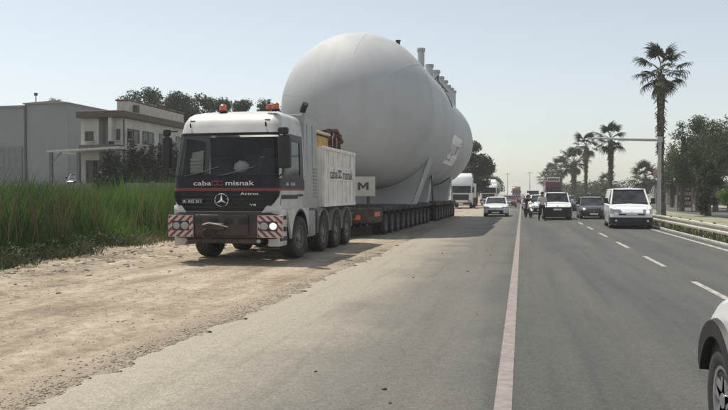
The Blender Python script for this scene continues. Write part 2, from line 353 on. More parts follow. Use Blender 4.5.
def asphalt_material():
    m = bpy.data.materials.new('asphalt'); m.use_nodes = True; nt = m.node_tree; N = nt.nodes; L = nt.links
    b = N['Principled BSDF']; b.inputs['Roughness'].default_value = 0.78; b.inputs['Specular IOR Level'].default_value = 0.35
    tc = N.new('ShaderNodeTexCoord'); sp = N.new('ShaderNodeSeparateXYZ'); L.new(tc.outputs['Object'], sp.inputs[0])
    def noise(scale, detail=6, vec=None):
        n = N.new('ShaderNodeTexNoise'); n.inputs['Scale'].default_value = scale; n.inputs['Detail'].default_value = detail
        L.new(vec or tc.outputs['Object'], n.inputs[0]); return n
    mp = N.new('ShaderNodeMapping'); mp.inputs['Scale'].default_value = (1, .045, 1); L.new(tc.outputs['Object'], mp.inputs[0])
    st = noise(1.1, 5, mp.outputs[0]); bl = noise(.5, 8); gr = noise(55, 5)
    rp = N.new('ShaderNodeValToRGB'); L.new(st.outputs[0], rp.inputs[0])
    e = rp.color_ramp.elements; e[0].position = .40; e[0].color = (.080, .080, .074, 1); e[1].position = .68; e[1].color = (.118, .116, .106, 1)
    # worn, dusty shoulder: a wear value that rises from the solid line (x=0) to the dirt edge (x=-4)
    w = N.new('ShaderNodeMapRange'); w.inputs[1].default_value = -0.1; w.inputs[2].default_value = -3.9; w.inputs[3].default_value = 0; w.inputs[4].default_value = 1
    w.interpolation_type = 'LINEAR'
    adn = N.new('ShaderNodeMath'); adn.operation = 'MULTIPLY_ADD'; adn.inputs[1].default_value = 2.6; L.new(bl.outputs[0], adn.inputs[0])
    sb = N.new('ShaderNodeMath'); sb.operation = 'SUBTRACT'; sb.inputs[1].default_value = 1.3
    L.new(sp.outputs[0], adn.inputs[2]); L.new(adn.outputs[0], sb.inputs[0]); L.new(sb.outputs[0], w.inputs[0])
    r2 = N.new('ShaderNodeValToRGB'); L.new(w.outputs[0], r2.inputs[0])
    e = r2.color_ramp.elements; e[0].position = 0; e[0].color = (0, 0, 0, 1); e[1].position = 1; e[1].color = (1, 1, 1, 1)
    e2 = r2.color_ramp.elements.new(.15); e2.color = (.12, .12, .12, 1)
    e3 = r2.color_ramp.elements.new(.45); e3.color = (.30, .30, .30, 1); e4 = r2.color_ramp.elements.new(.72); e4.color = (.85, .85, .85, 1)
    mx = N.new('ShaderNodeMix'); mx.data_type = 'RGBA'; L.new(r2.outputs[0], mx.inputs[0]); L.new(rp.outputs[0], mx.inputs[6]); mx.inputs[7].default_value = (.365, .325, .26, 1)
    r3 = N.new('ShaderNodeValToRGB'); L.new(gr.outputs[0], r3.inputs[0])
    e = r3.color_ramp.elements; e[0].position = .3; e[0].color = (.66, .66, .66, 1); e[1].position = .7; e[1].color = (1.24, 1.24, 1.24, 1)
    m2 = N.new('ShaderNodeMix'); m2.data_type = 'RGBA'; m2.blend_type = 'MULTIPLY'; m2.inputs[0].default_value = 1
    L.new(mx.outputs[2], m2.inputs[6]); L.new(r3.outputs[0], m2.inputs[7])
    r4 = N.new('ShaderNodeValToRGB'); L.new(bl.outputs[0], r4.inputs[0])
    e = r4.color_ramp.elements; e[0].position = .3; e[0].color = (.92, .92, .92, 1); e[1].position = .7; e[1].color = (1.06, 1.06, 1.05, 1)
    m3 = N.new('ShaderNodeMix'); m3.data_type = 'RGBA'; m3.blend_type = 'MULTIPLY'; m3.inputs[0].default_value = 1
    L.new(m2.outputs[2], m3.inputs[6]); L.new(r4.outputs[0], m3.inputs[7])
    mo = noise(11, 8); r6 = N.new('ShaderNodeValToRGB'); L.new(mo.outputs[0], r6.inputs[0])
    e = r6.color_ramp.elements; e[0].position = .36; e[0].color = (.93, .93, .92, 1); e[1].position = .6; e[1].color = (1.03, 1.03, 1.03, 1)
    m7 = N.new('ShaderNodeMix'); m7.data_type = 'RGBA'; m7.blend_type = 'MULTIPLY'; m7.inputs[0].default_value = 1
    L.new(m3.outputs[2], m7.inputs[6]); L.new(r6.outputs[0], m7.inputs[7])
    # dark oil drips and tyre scuffs drawn out along the lanes
    mp2 = N.new('ShaderNodeMapping'); mp2.inputs['Scale'].default_value = (1.6, .09, 1); L.new(tc.outputs['Object'], mp2.inputs[0])
    oi = noise(2.6, 9, mp2.outputs[0]); r8 = N.new('ShaderNodeValToRGB'); L.new(oi.outputs[0], r8.inputs[0])
    e = r8.color_ramp.elements; e[0].position = .34; e[0].color = (.88, .88, .88, 1); e[1].position = .46; e[1].color = (1, 1, 1, 1)
    m8 = N.new('ShaderNodeMix'); m8.data_type = 'RGBA'; m8.blend_type = 'MULTIPLY'; m8.inputs[0].default_value = 1
    L.new(m7.outputs[2], m8.inputs[6]); L.new(r8.outputs[0], m8.inputs[7]); L.new(m8.outputs[2], b.inputs['Base Color'])
    bp = N.new('ShaderNodeBump'); bp.inputs['Strength'].default_value = .3; bp.inputs['Distance'].default_value = .01
    L.new(gr.outputs[0], bp.inputs['Height']); L.new(bp.outputs[0], b.inputs['Normal'])
    return m

M['soil'] = ground_material(); M['dirt'] = dirt_material(); M['asphalt'] = asphalt_material()
tag(MB().quad((-1400, -400, -.06), (1400, -400, -.06), (1400, 1900, -.06), (-1400, 1900, -.06)).build('ground', M['soil'], smooth=False, fix=False), kind='structure')

# dirt shoulder with real relief (ruts, hollows)
from mathutils import noise as mn
def relief(x, y):
    h = mn.fractal(Vector((x * .5, y * .22, 0)), 1, 2, 4) * .035 + mn.fractal(Vector((x * 2.3, y * 1.6, 3)), 1, 2, 4) * .014
    for rx in (-4.9, -6.6, -8.9):
        h -= .025 * math.exp(-((x - rx - .25 * math.sin(y * .21 + rx)) / .16) ** 2)
    ed = min(1, max(0, (-3.75 - x) / .35))
    return h * (.35 + .65 * ed) * 1.0
def dirt_sheet():
    xs = np.arange(-17, -3.2, .11); ys = np.concatenate([np.arange(-4, 30, .11), np.arange(30, 75, .5), np.arange(75, 260, 4)])
    V = []
    for y in ys:
        for x in xs:
            on = (x > -9 and 15 < y < 62)
            V.append((x, y, relief(x, y) * (.35 if on else 1) - .012 - (.03 if x > -3.45 else 0) + min(.25, max(0, -11.8 - x) * .12)))
    nx = len(xs); F = [(j * nx + i, j * nx + i + 1, (j + 1) * nx + i + 1, (j + 1) * nx + i) for j in range(len(ys) - 1) for i in range(nx - 1)]
    return np_mesh('dirt_shoulder', V, F, M['dirt'], smooth=True)
tag(link('dirt_shoulder', dirt_sheet()), kind='structure')

def road_edge(y):
    return -3.85 + .06 * math.sin(y * .7) + .09 * mn.noise(Vector((y * 1.7, 0, 0))) * 2 + .06 * mn.noise(Vector((y * 6, 5, 0))) * 2 + .04 * mn.noise(Vector((y * 19, 9, 0))) * 2 - (.012 * max(0, y - 12))
def road_sheet():
    ys = list(np.arange(-4, 40, .05)) + list(np.arange(40, 120, 1.5)) + list(np.arange(120, 1880, 40))
    b = MB(); rows = []
    for y in ys: rows.append([(road_edge(y), y, .014), (road_edge(y) + .35, y, .026), (0, y, .03), (6.42, y, .03)])
    b.grid(rows); return b.build('road', M['asphalt'], fix=False)
tag(road_sheet(), kind='structure')
mb = MB(); mb.quad((13.5, -20, .0), (22, -20, .0), (22, 1880, .0), (13.5, 1880, .0)); tag(mb.build('far_carriageway', M['asphalt'], smooth=False, fix=False), kind='structure')
# edge line: worn solid line, slightly ragged
mb = MB(); rows = []
for y in list(np.arange(-3, 45, .12)) + list(np.arange(45, 900, 6)):
    j = .008 * mn.noise(Vector((y * 9, 1, 0))); rows.append([(-.215 + j, y, .034), (-.075 + .9 * j, y, .034)])
tag(mb.grid(rows).build('solid_edge_line', M['paint_line_worn'], fix=False), kind='structure')
lines = MB()
for k in range(-1, 60):
    y0 = 12.5 + 6.03 * k
    lines.quad((3.20, y0, .034), (3.32, y0, .034), (3.32, y0 + 3.0, .034), (3.20, y0 + 3.0, .034))
tag(lines.build('lane_dashes', M['paint_line'], smooth=False, fix=False), kind='structure')
tag(MB().quad((5.93, -5, .034), (6.09, -5, .034), (6.09, 900, .034), (5.93, 900, .034)).build('right_edge_line', M['paint_line'], smooth=False, fix=False), kind='structure')
mb = MB()
for k in range(0, 90):
    mb.box(6.44, 6.60, -2 + k * 2.0, -.012 + k * 2.0, -.05, .10)
tag(mb.build('median_kerb', M['kerb'], bevel=.012), kind='structure')
M['median_soil'] = mat('median_soil', (0.33, 0.31, 0.24), .95, scale=1.2, col2=(0.15, 0.17, 0.08), bump=.3, detail=9)
tag(MB().quad((6.6, -20, .055), (13.3, -20, .055), (13.3, 900, .055), (6.6, 900, .055)).build('median', M['median_soil'], smooth=False, fix=False), kind='structure')
M['apron'] = mat('apron', (0.36, 0.34, 0.30), .9, scale=.7, var=.12)
tag(MB().quad((22.4, 20, .03), (90, 20, .03), (90, 190, .03), (22.4, 190, .03)).build('forecourt', M['apron'], smooth=False, fix=False), kind='structure')

# ------------------------------------------------------------------ wheels
def lathe_mesh(name, prof, m, n=36, **k): return MB().lathe(prof, n, 'x').mesh(name, m, ang=30, **k)
_wc = {}
def wheel(parent, x, y, z, r, w, kind='truck', side=1, turn=0.0):
    key = (round(r, 3), round(w, 3), kind)
    if key not in _wc:
        h = w / 2; rr = r * (.56 if kind != 'car' else .66)
        prof = [(-h * .86, rr), (-h, rr + (r - rr) * .35), (-h * .98, r * .93), (-h * .82, r * .99), (-h * .5, r), (-h * .44, r * .975), (-h * .38, r), (-h * .06, r), (0, r * .972),
                (h * .06, r), (h * .38, r), (h * .44, r * .975), (h * .5, r), (h * .82, r * .99), (h * .98, r * .93), (h, rr + (r - rr) * .35), (h * .86, rr)]
        tb = MB().lathe(prof, 40 if r > .45 else 30, 'x')
        if r > .45:        # shoulder lugs
            for k in range(40):
                a = 2 * math.pi * k / 40; c, s_ = math.cos(a), math.sin(a)
                for sg in (-1, 1):
                    for q in range(1):
                        x0, x1 = sg * h * .60, sg * h * .985
                        pts = []
                        for xx, ra in ((x0, r * .99), (x1, r * .94), (x1, r * .965), (x0, r * 1.012)):
                            for da in (-.045, .045): pts.append((xx, ra * math.cos(a + da), ra * math.sin(a + da)))
                        tb.add(pts, [(0, 1, 3, 2), (4, 5, 7, 6), (2, 3, 5, 4), (0, 1, 7, 6), (0, 2, 4, 6), (1, 3, 5, 7)])
        tyre = tb.mesh('tyre', M['rubber'], ang=40)
        rb = MB()
        if kind == 'truck':
            rb.lathe([(h * .86, rr), (h * .86, rr * .93), (h * .5, rr * .88), (h * .28, rr * .60), (h * .30, rr * .46), (h * .62, rr * .42), (h * .85, rr * .30), (h * .88, .001)], 30, 'x')
            rb.k = 0
            for k in range(10):
                a = 2 * math.pi * k / 10; rb.tube([(h * .28, rr * .52 * math.cos(a), rr * .52 * math.sin(a)), (h * .46, rr * .52 * math.cos(a), rr * .52 * math.sin(a))], .02, 6)
            rb.k = 1
            for k in range(8):
                a = 2 * math.pi * (k + .5) / 8; cy, cz = rr * .73 * math.cos(a), rr * .73 * math.sin(a)
                rb.tube([(h * .36, cy, cz), (h * .435, cy, cz)], rr * .085, 8)
        elif kind == 'dual':
            rb.lathe([(h * .86, rr), (h * .8, rr * .92), (h * .1, rr * .82), (-h * .1, rr * .5), (h * .2, rr * .4), (h * .25, .001)], 20, 'x')
        else:
            rb.k = 1; rb.lathe([(h * .2, rr * .98), (h * .15, .001)], 24, 'x'); rb.k = 0
            rb.lathe([(h * .86, rr), (h * .84, rr * .90), (h * .3, rr * .88)], 30, 'x')
            for k in range(5):
                a = 2 * math.pi * k / 5 + .3
                for da in (-.17, .17):
                    c0, s0 = math.cos(a + da * .5), math.sin(a + da * .5); c1, s1 = math.cos(a + da), math.sin(a + da)
                    t = .035 * rr / .22
                    nx, ny = -s1 * t, c1 * t
                    p = []
                    for xx in (h * .45, h * .78):
                        p += [(xx, rr * .12 * c0 - nx, rr * .12 * s0 - ny), (xx, rr * .93 * c1 - nx, rr * .93 * s1 - ny), (xx, rr * .93 * c1 + nx, rr * .93 * s1 + ny), (xx, rr * .12 * c0 + nx, rr * .12 * s0 + ny)]
                    rb.hexa(p)
            rb.lathe([(h * .5, rr * .24), (h * .84, rr * .22), (h * .86, .001)], 16, 'x')
        rim = rb.mesh('wheel', [M['rim_grey'] if kind != 'car' else M['rim_alloy'], M['dusty_black']], ang=30)
        _wc[key] = (rim, tyre)
    rim, tyre = _wc[key]
    o = link('wheel', rim, parent, (x, y, z), (0, 0, (0 if side > 0 else math.pi) + turn))
    link('tyre', tyre, o); return o

# ------------------------------------------------------------------ cars
def car(name, label, cat, loc, L=4.4, W=1.78, H=1.46, hood=.92, belt=.98, nose=.68, wsb=1.15, wst=1.95, rt=3.3, rb=4.1, axle=(.85, 3.45), wr=.31,
        paint='car_white', lower='black_plastic', sideglass=None, rz=0.0, group=None, roof_paint=None, tail=None, grille=(.50, .28, .46), lights=True,
        hl=(.60, .74), hl_on=False, plate=True, rails=False, lowgr=True, badge=True, bumperband=None, dark_mirror=False, fog=False):
    """faces -Y, nose at y=0. grille = (half width share, z0, z1)"""
    t = thing(name, label, cat, loc, rz, group)
    P = M[paint]; tail = tail or belt
    def ip(y, tab):
        for i in range(len(tab) - 1):
            if y <= tab[i + 1][0]:
                a, b = tab[i], tab[i + 1]; u = max(0, min(1, (y - a[0]) / max(1e-6, b[0] - a[0]))); return a[1] + (b[1] - a[1]) * u
        return tab[-1][1]
    wtab = [(0, .74), (.04, .84), (.12, .915), (.3, .965), (.7, 1), (L - .7, 1), (L - .2, .96), (L - .05, .90), (L, .82)]
    ttab = [(0, nose), (.05, nose + .06), (.16, nose + (hood - nose) * .5), (.45, hood - .05), (wsb * .75, hood), (wsb, belt), (rb, tail), (L - .15, tail - .04), (L, tail - .14)]
    def w(y): return W / 2 * ip(y, wtab)
    def zt(y): return ip(y, ttab)
    ar = wr * 1.17
    def zb(y):
        z = .23 + (.08 if y < .15 or y > L - .15 else 0)
        for a in axle:
            d = abs(y - a)
            if d < ar: z = max(z, wr + math.sqrt(ar * ar - d * d))
        return z
    ys = set([0, .04, .12, .2, .3, .45, .6, wsb, wsb * .8, L - .05, L - .2, L - .5, L, rb])
    for a in axle:
        for k in range(-8, 9): ys.add(round(a + ar * math.sin(math.pi / 2 * k / 8), 4))
    for k in range(10): ys.add(wsb + (rb - wsb) * k / 10)
    ys = sorted(y for y in ys if 0 <= y <= L)
    rows = []
    for y in ys:
        ww, a, b = w(y), zb(y), zt(y); sh = b - .07; hs = max(a + .01, sh)
        half = [(ww * .965, a), (ww * .99, a + (hs - a) * .3), (ww, a + (hs - a) * .62), (ww * .985, hs), (ww * .93, b - .02), (ww * .6, b + .012), (0, b + .03)]
        rows.append([(x, y, z) for x, z in half] + [(-x, y, z) for x, z in half[-2::-1]])
    b = MB().grid(rows); n = len(rows[0]); b.add(rows[0], [tuple(range(n))]); b.add(rows[-1], [tuple(range(n))])
    body = b.build('body', P, t, ang=32)
    # roof and pillars
    gw, rw = W / 2 * .90, W / 2 * .74
    top = H - .035
    rf = MB(); rws = []
    for u, dz, dw in ((0, -.03, .97), (.06, .0, 1), (.3, .03, 1), (.7, .03, 1), (.94, .0, 1), (1, -.03, .97)):
        y = wst - .05 + (rt + .08 - wst + .05) * u
        hw = rw * dw
        rws.append([(-hw - .02, y, top - .05 + dz * .2), (-hw, y, top + dz * .4), (-hw * .7, y, top + dz), (0, y, top + dz + .012), (hw * .7, y, top + dz), (hw, y, top + dz * .4), (hw + .02, y, top - .05 + dz * .2)])
    rf.grid(rws); rf.add([rws[0][0], rws[0][-1], rws[-1][-1], rws[-1][0]], [(0, 1, 2, 3)])
    rf.build('roof', M[roof_paint] if roof_paint else P, t, ang=40)
    bz = belt - .01
    # glasshouse
    def gh(y0b, y1b, y0t, y1t, e=0): return [(-gw + e, y0b, bz), (gw - e, y0b, bz), (gw - e, y1b, bz), (-gw + e, y1b, bz), (-rw + e, y0t, top - .03), (rw - e, y0t, top - .03), (rw - e, y1t, top - .03), (-rw + e, y1t, top - .03)]
    g = MB().hexa(gh(wsb + .03, rb - .05, wst + .03, rt - .03, .02)); g.build('cabin_glass', M['dark_glass'], t, smooth=False)
    MB().hexa([(-gw + .06, wsb - .01, bz + .03), (gw - .06, wsb - .01, bz + .03), (gw - .06, wsb + .02, bz + .03), (-gw + .06, wsb + .02, bz + .03),
               (-rw + .05, wst - .01, top - .05), (rw - .05, wst - .01, top - .05), (rw - .05, wst + .02, top - .05), (-rw + .05, wst + .02, top - .05)]).build('windscreen', M['dark_glass'], t, smooth=False)
    for sg in (-1, 1):
        p = MB()
        p.tube([(sg * gw * .99, wsb - .03, bz - .03), (sg * (rw + .01), wst, top - .02)], .042, 6)
        p.tube([(sg * (rw + .012), wst, top - .03), (sg * (rw + .012), rt, top - .03)], .035, 6)
        p.tube([(sg * gw * .99, rb, bz - .03), (sg * (rw + .01), rt, top - .02)], .055, 6)
        ym = (wst + rt) / 2 + .05
        p.tube([(sg * gw, ym, bz - .02), (sg * (rw + .01), ym, top - .03)], .035, 6)
        p.build('pillar', P, t)
        if sideglass is not None:      # blind van side behind the front door
            yb = sideglass
            MB().hexa([(sg * (gw - .02), yb, bz), (sg * (gw + .025), yb, bz), (sg * (gw + .025), rb + .02, bz), (sg * (gw - .02), rb + .02, bz),
                       (sg * (rw - .02), yb, top - .03), (sg * (rw + .03), yb, top - .03), (sg * (rw + .03), rt + .02, top - .03), (sg * (rw - .02), rt + .02, top - .03)]).build('side_panel', P, t, bevel=.01)
        # mirror
        mq = MB().box(sg * (W / 2 + .0), sg * (W / 2 + .19), wsb + .26, wsb + .36, belt + .03, belt + (.30 if dark_mirror else .17)); mq.build('mirror', M['black_plastic'] if dark_mirror or paint == 'car_dark' else P, t, bevel=.03, seg=2); MB().box(sg * (gw - .02), sg * (W / 2 + .04), wsb + .29, wsb + .34, belt + .01, belt + .06).build('mirror_arm', M['black_plastic'], t, bevel=.01)
        # door seams and handle
        MB().box(sg * (W / 2 - .01), sg * (W / 2 + .012), ym - .25, ym - .09, belt - .2, belt - .165).build('door_handle', P, t, bevel=.006)
        MB().box(sg * (W / 2 - .02), sg * (W / 2 + .004), axle[0] + ar + .02, axle[1] - ar - .02, .20, .30).build('sill', M[lower], t, bevel=.01)
        # headlights wrap the corner
        if lights:
            z0, z1 = hl
            pts = []
            for (yy, k0, k1) in ((-.012, 0, 0), (.05, .0, .0), (.14, .02, .02), (.32, .06, .05)):
                xx = w(max(0, yy)) + (.006 if yy > 0 else 0)
                if yy < 0: xx = W / 2 * .52
                pts.append((xx, yy, z0 + k0, z1 + k1))
            rws = [[(sg * x, y - .004, a) for x, y, a, c in pts], [(sg * (x * .99), y + (.03 if y < 0 else .01), c) for x, y, a, c in pts]]
            inner = [[(sg * x * .9, y + .08, a) for x, y, a, c in pts], [(sg * x * .9, y + .1, c) for x, y, a, c in pts]]
            hb = MB().grid([inner[0], rws[0], rws[1], inner[1]])
            hb.build('headlight', M['lamp_lens'], t, ang=60)
            if hl_on == sg: MB().lathe([(-.035, .001), (-.033, .07), (-.01, .08)], 16, 'y', (sg * W / 2 * .72, 0, (z0 + z1) / 2)).build('headlight_bulb', M['lamp_on'], t)
    f = MB()
    hw = W / 2 * grille[0]
    f.box(-hw, hw, -.022, .06, grille[1], grille[2])
    if lowgr: f.box(-W / 2 * .74, W / 2 * .74, -.018, .05, .20, .27)
    f.build('grille', M['black_plastic'], t, bevel=.015)
    if bumperband:
        z0, z1 = bumperband; rws = []
        arc = [(w(0) * 0, -.03), (W / 2 * .6, -.03), (W / 2 * .78, -.005), (W / 2 * .90, .07), (W / 2 * .975, .2), (W / 2 * 1.01, .42)]
        line = [(-x, y) for x, y in arc[::-1]] + arc[1:]
        inn = [(x * .9, y + .1) for x, y in line]
        MB().grid([[(x, y, z0) for x, y in inn], [(x, y, z0) for x, y in line], [(x, y, z1) for x, y in line], [(x, y + .0, z1) for x, y in inn]]).build('bumper', M[lower], t, ang=50)
    if fog:
        for sg in (-1, 1): MB().lathe([(-.05, .001), (-.048, .05), (-.02, .06)], 14, 'y', (sg * W * .36, 0, bumperband[0] + .16)).build('fog_lamp', M['chrome'], t)
        MB().box(-W * .30, W * .30, -.05, .02, bumperband[0] + .04, bumperband[0] + .14).build('air_intake', M['interior'], t, bevel=.02)
    # bonnet shut line, wipers
    MB().tube([(-W * .38, .5, hood - .035), (-W * .34, .14, nose + (hood - nose) * .45), (0, .10, nose + (hood - nose) * .42), (W * .34, .14, nose + (hood - nose) * .45), (W * .38, .5, hood - .035)], .007, 4).build('bonnet_seam', M['interior'], t)
    for x0, x1 in ((-.55, .05), (.1, .62)): MB().tube([(x0, wsb - .02, belt + .035), ((x0 + x1) / 2, wsb + .02, belt + .075), (x1, wsb + .05, belt + .10)], .010, 4).build('wiper', M['black_plastic'], t)
    if badge: MB().lathe([(-.034, .001), (-.034, .035), (-.02, .042)], 16, 'y', (0, 0, grille[2] + .05)).build('badge', M['chrome'], t)
    if plate: MB().box(-.26, .26, -.045, -.02, grille[1] + .02, grille[1] + .13).build('license_plate', M['text_white'], t, bevel=.004)
    if rails:
        for sg in (-1, 1): MB().tube([(sg * rw * .92, wst + .2, top + .02), (sg * rw * .92, wst + .28, top + .08), (sg * rw * .92, rt - .2, top + .08), (sg * rw * .92, rt - .1, top + .02)], .018, 6).build('roof_rail', M['black_plastic'], t)
    u = MB().box(-W / 2 * .82, W / 2 * .82, .12, L - .12, .24, .60); u.build('underbody', M['interior'], t, smooth=False)
    for a in axle:
        for sg in (-1, 1): wheel(t, sg * (W / 2 - .115), a, wr, wr, .21, 'car', sg)
    # tail lamps
    for sg in (-1, 1): MB().box(sg * W / 2 * .62, sg * W / 2 * .88, L - .06, L + .01, tail - .32, tail - .16).build('tail_light', M['red_paint'], t, bevel=.01)
    return t

# ------------------------------------------------------------------ heavy haulage tractor
def logo_text(parent, x, z, w, h, mt, plane, y):
    """caba [mark] misnak ; plane 'front' (x across, facing -Y) or 'side' (y across, facing +X)"""
    def put(s, cx, ww, hh, dz=0, m=mt):
        if plane == 'front': return text_obj(parent, s, ww, hh, m, (x + cx, y, z + dz), FACE_FRONT, bold=.008)
        return text_obj(parent, s, ww, hh, m, (y, x + cx, z + dz), FACE_SIDE, bold=.008)
    put('caba', -w * .355, w * .29, h, .0); put('misnak', w * .255, w * .46, h * 1.06, .004)
    b = MB()
    def ringbox(cx, s):
        t = .24 * s
        for (a0, a1, b0, b1) in ((-s, s, -s, -s + t * 1.3), (-s, s, s - t * 1.3, s), (-s, -s + t * 1.3, -s + t * 1.3, s - t * 1.3), (s - t * 1.3, s, -s + t * 1.3, -s * .35), (s - t * 1.3, s, s * .35, s - t * 1.3)):
            if plane == 'front': b.box(x + cx + a0, x + cx + a1, y - .004, y + .002, z + b0, z + b1)
            else: b.box(y - .002, y + .004, x + cx + a0, x + cx + a1, z + b0, z + b1)
    s = w * .040
    ringbox(-w * .155, s); ringbox(-w * .066, s)
    b.build('emblem', M['text_red'] if mt is M['text_white'] else M['text_dark'], parent, smooth=False)

def heavy_tractor(loc):
    t = thing('heavy_tractor', 'white four axle heavy haulage tractor with black grille and ballast box on the dirt shoulder', 'truck', loc)
    # cab surface: s runs 0..1 over half of the front, 1..2 round the corner, 2..3 along the side
    prof = [(1.28, 1.22, .02), (1.75, 1.245, .0), (2.14, 1.245, .03), (3.24, 1.20, .27), (3.34, 1.19, .31), (3.55, 1.17, .40), (3.72, 1.12, .56), (3.80, 1.06, .72), (3.855, .96, .95)]
    def par(z):
        for i in range(len(prof) - 1):
            if z <= prof[i + 1][0]:
                a, b = prof[i], prof[i + 1]; u = (z - a[0]) / (b[0] - a[0]); return a[1] + (b[1] - a[1]) * u, a[2] + (b[2] - a[2]) * u
        return prof[-1][1], prof[-1][2]
    YB = 2.35; RC = .24
    def P(s, z, off=0.0):
        sg = 1 if s >= 0 else -1; s = abs(s); w, yf = par(z); w += off; yf -= off; r = RC + off
        if s <= 1: x = s * (w - r); y = yf + .07 * (x / w) ** 2
        elif s <= 2: a = (s - 1) * math.pi / 2; x = w - r + r * math.sin(a); y = yf + .07 * ((w - r) / w) ** 2 * (2 - s) ** .5 + r - r * math.cos(a)
        else: x = w; y = yf + r + (YB - yf - r) * (s - 2)
        return (sg * x, y, z)
    zs_all = [1.28, 1.5, 1.75, 1.84, 1.90, 2.14, 2.17, 2.35, 2.6, 2.8, 3.0, 3.17, 3.24, 3.34, 3.45, 3.55, 3.64, 3.72, 3.80, 3.855]
    def srange(a, b, n): return [a + (b - a) * k / n for k in range(n + 1)]
    ss = sorted(set([round(v, 4) for v in srange(0, 1, 6) + srange(1, 2, 6) + [2, 2.12, 2.16, 2.3, 2.5, 2.66, 2.82, 2.86, 3]]))
    ss = [-v for v in ss[::-1] if v > 0] + ss
    sh = MB(); rows = [[P(s, z) for s in ss] for z in zs_all]; n = len(ss)
    vs = [p for r_ in rows for p in r_]; fs = []
    for i in range(len(zs_all) - 1):
        for k in range(n - 1):
            sm = (ss[k] + ss[k + 1]) / 2; zm = (zs_all[i] + zs_all[i + 1]) / 2
            if abs(sm) < 1.66 and 2.17 < zm < 3.24: continue            # windscreen opening
            if 2.16 < abs(sm) < 2.82 and 2.17 < zm < 3.17: continue     # door window opening
            fs.append((i * n + k, i * n + k + 1, (i + 1) * n + k + 1, (i + 1) * n + k))
    sh.add(vs, fs)
    top = rows[-1]                                                        # roof cap, gently domed
    cap = [[(p[0] * q, p[1] + (1.5 - p[1]) * (1 - q) * .9, p[2] + (1 - q * q) * .05) for p in top] for q in (1, .8, .5, .2)]
    sh.grid(cap)
    sh.add([rows[0][0], rows[0][-1], rows[-1][-1], rows[-1][0]], [(0, 1, 2, 3)])
    sh.build('cab', M['cab_white'], t, ang=50)
    def patch(name, s0, s1, z0, z1, m, off=.012, ns=10, nz=4, parent=t, thick=.02, **k):
        b = MB(); R1 = [[P(s0 + (s1 - s0) * i / ns, z0 + (z1 - z0) * j / nz, off) for i in range(ns + 1)] for j in range(nz + 1)]
        R0 = [[P(s0 + (s1 - s0) * i / ns, z0 + (z1 - z0) * j / nz, off - thick) for i in range(ns + 1)] for j in (0, nz)]
        b.grid([R0[0]] + R1 + [R0[1]])
        return b.build(name, m, parent, ang=50, **k)
    patch('windscreen', -1.64, 1.64, 2.18, 3.23, M['glass'], off=-.004, ns=24, nz=4, thick=.006)
    # dark seal round the windscreen
    patch('windscreen_frame', -1.70, 1.70, 3.20, 3.27, M['black_paint'], ns=24, nz=1)
    patch('windscreen_frame', -1.70, 1.70, 2.12, 2.20, M['black_paint'], ns=24, nz=1)
    for sg in (-1, 1):
        a, b_ = sorted((sg * 1.60, sg * 1.72)); patch('windscreen_frame', a, b_, 2.20, 3.20, M['black_paint'], ns=2, nz=4)
    # front panel: dark band with company lettering, red stripe, grille below
    patch('front_panel', -1.9, 1.9, 1.87, 2.12, M['black_paint'], ns=26, nz=2)
    patch('red_stripe', -1.85, 1.85, 1.805, 1.865, M['red_paint'], ns=26, nz=1, off=.016)
    g = MB(); zz = [(1.80, 1.82), (1.68, 1.75), (1.5, 1.40), (1.36, 1.05), (1.30, .98)]
    rows = []
    for z, smax in zz: rows.append([P(smax * (i / 12 - 1), z, .03) for i in range(25)])
    rows = [[P(zz[0][1] * (i / 12 - 1), 1.80, .0) for i in range(25)]] + rows + [[P(.98 * (i / 12 - 1), 1.30, -.03) for i in range(25)]]
    g.grid(rows); gr = g.build('grille', M['black_paint'], t, ang=40)
    for z in (1.40, 1.50, 1.60, 1.70):
        sm = .98 + (z - 1.30) * 1.2
        b = MB(); b.grid([[P(min(1.0, sm) * (i / 8 - 1), z + dz, of) for i in range(17)] for dz, of in ((-.016, .031), (-.012, .048), (.012, .048), (.016, .031))])
        b.build('grille_slat', M['black_plastic'], t, ang=60)
    logo_text(t, .02, 1.995, 1.45, .115, M['text_white'], 'front', -.020)
    # ring emblem with a three pointed star
    e = MB(); cx, cz, y0 = -.02, 1.57, -.085
    e.lathe([(y0, .145), (y0 - .012, .155), (y0, .168), (y0 + .012, .155)], 32, 'y', (cx, 0, cz), closed=True)
    for k in range(3):
        a = math.pi / 2 + k * 2 * math.pi / 3; d = (math.cos(a), math.sin(a)); nn = (-d[1], d[0])
        e.add([(cx, y0 - .012, cz), (cx + nn[0] * .028, y0, cz + nn[1] * .028), (cx + d[0] * .15, y0, cz + d[1] * .15), (cx - nn[0] * .028, y0, cz - nn[1] * .028),
               (cx + nn[0] * .028, y0 + .03, cz + nn[1] * .028), (cx - nn[0] * .028, y0 + .03, cz - nn[1] * .028)], [(0, 1, 2), (0, 2, 3), (0, 4, 1), (0, 3, 5)])
    e.build('star_emblem', M['chrome'], t, smooth=False)
    text_obj(t, 'Actros', .42, .06, M['chrome'], (.62, -.048, 1.735), FACE_FRONT, bold=.01)
    text_obj(t, 'V8', .15, .05, M['chrome'], (.70, -.052, 1.46), FACE_FRONT, bold=.01)
    MB().box(-.98, -.46, -.075, -.055, 1.48, 1.60).build('license_plate', M['black_plastic'], t, bevel=.005)
    text_obj(t, '01 KG 311', .44, .075, M['text_white'], (-.72, -.078, 1.54), FACE_FRONT, bold=.01)
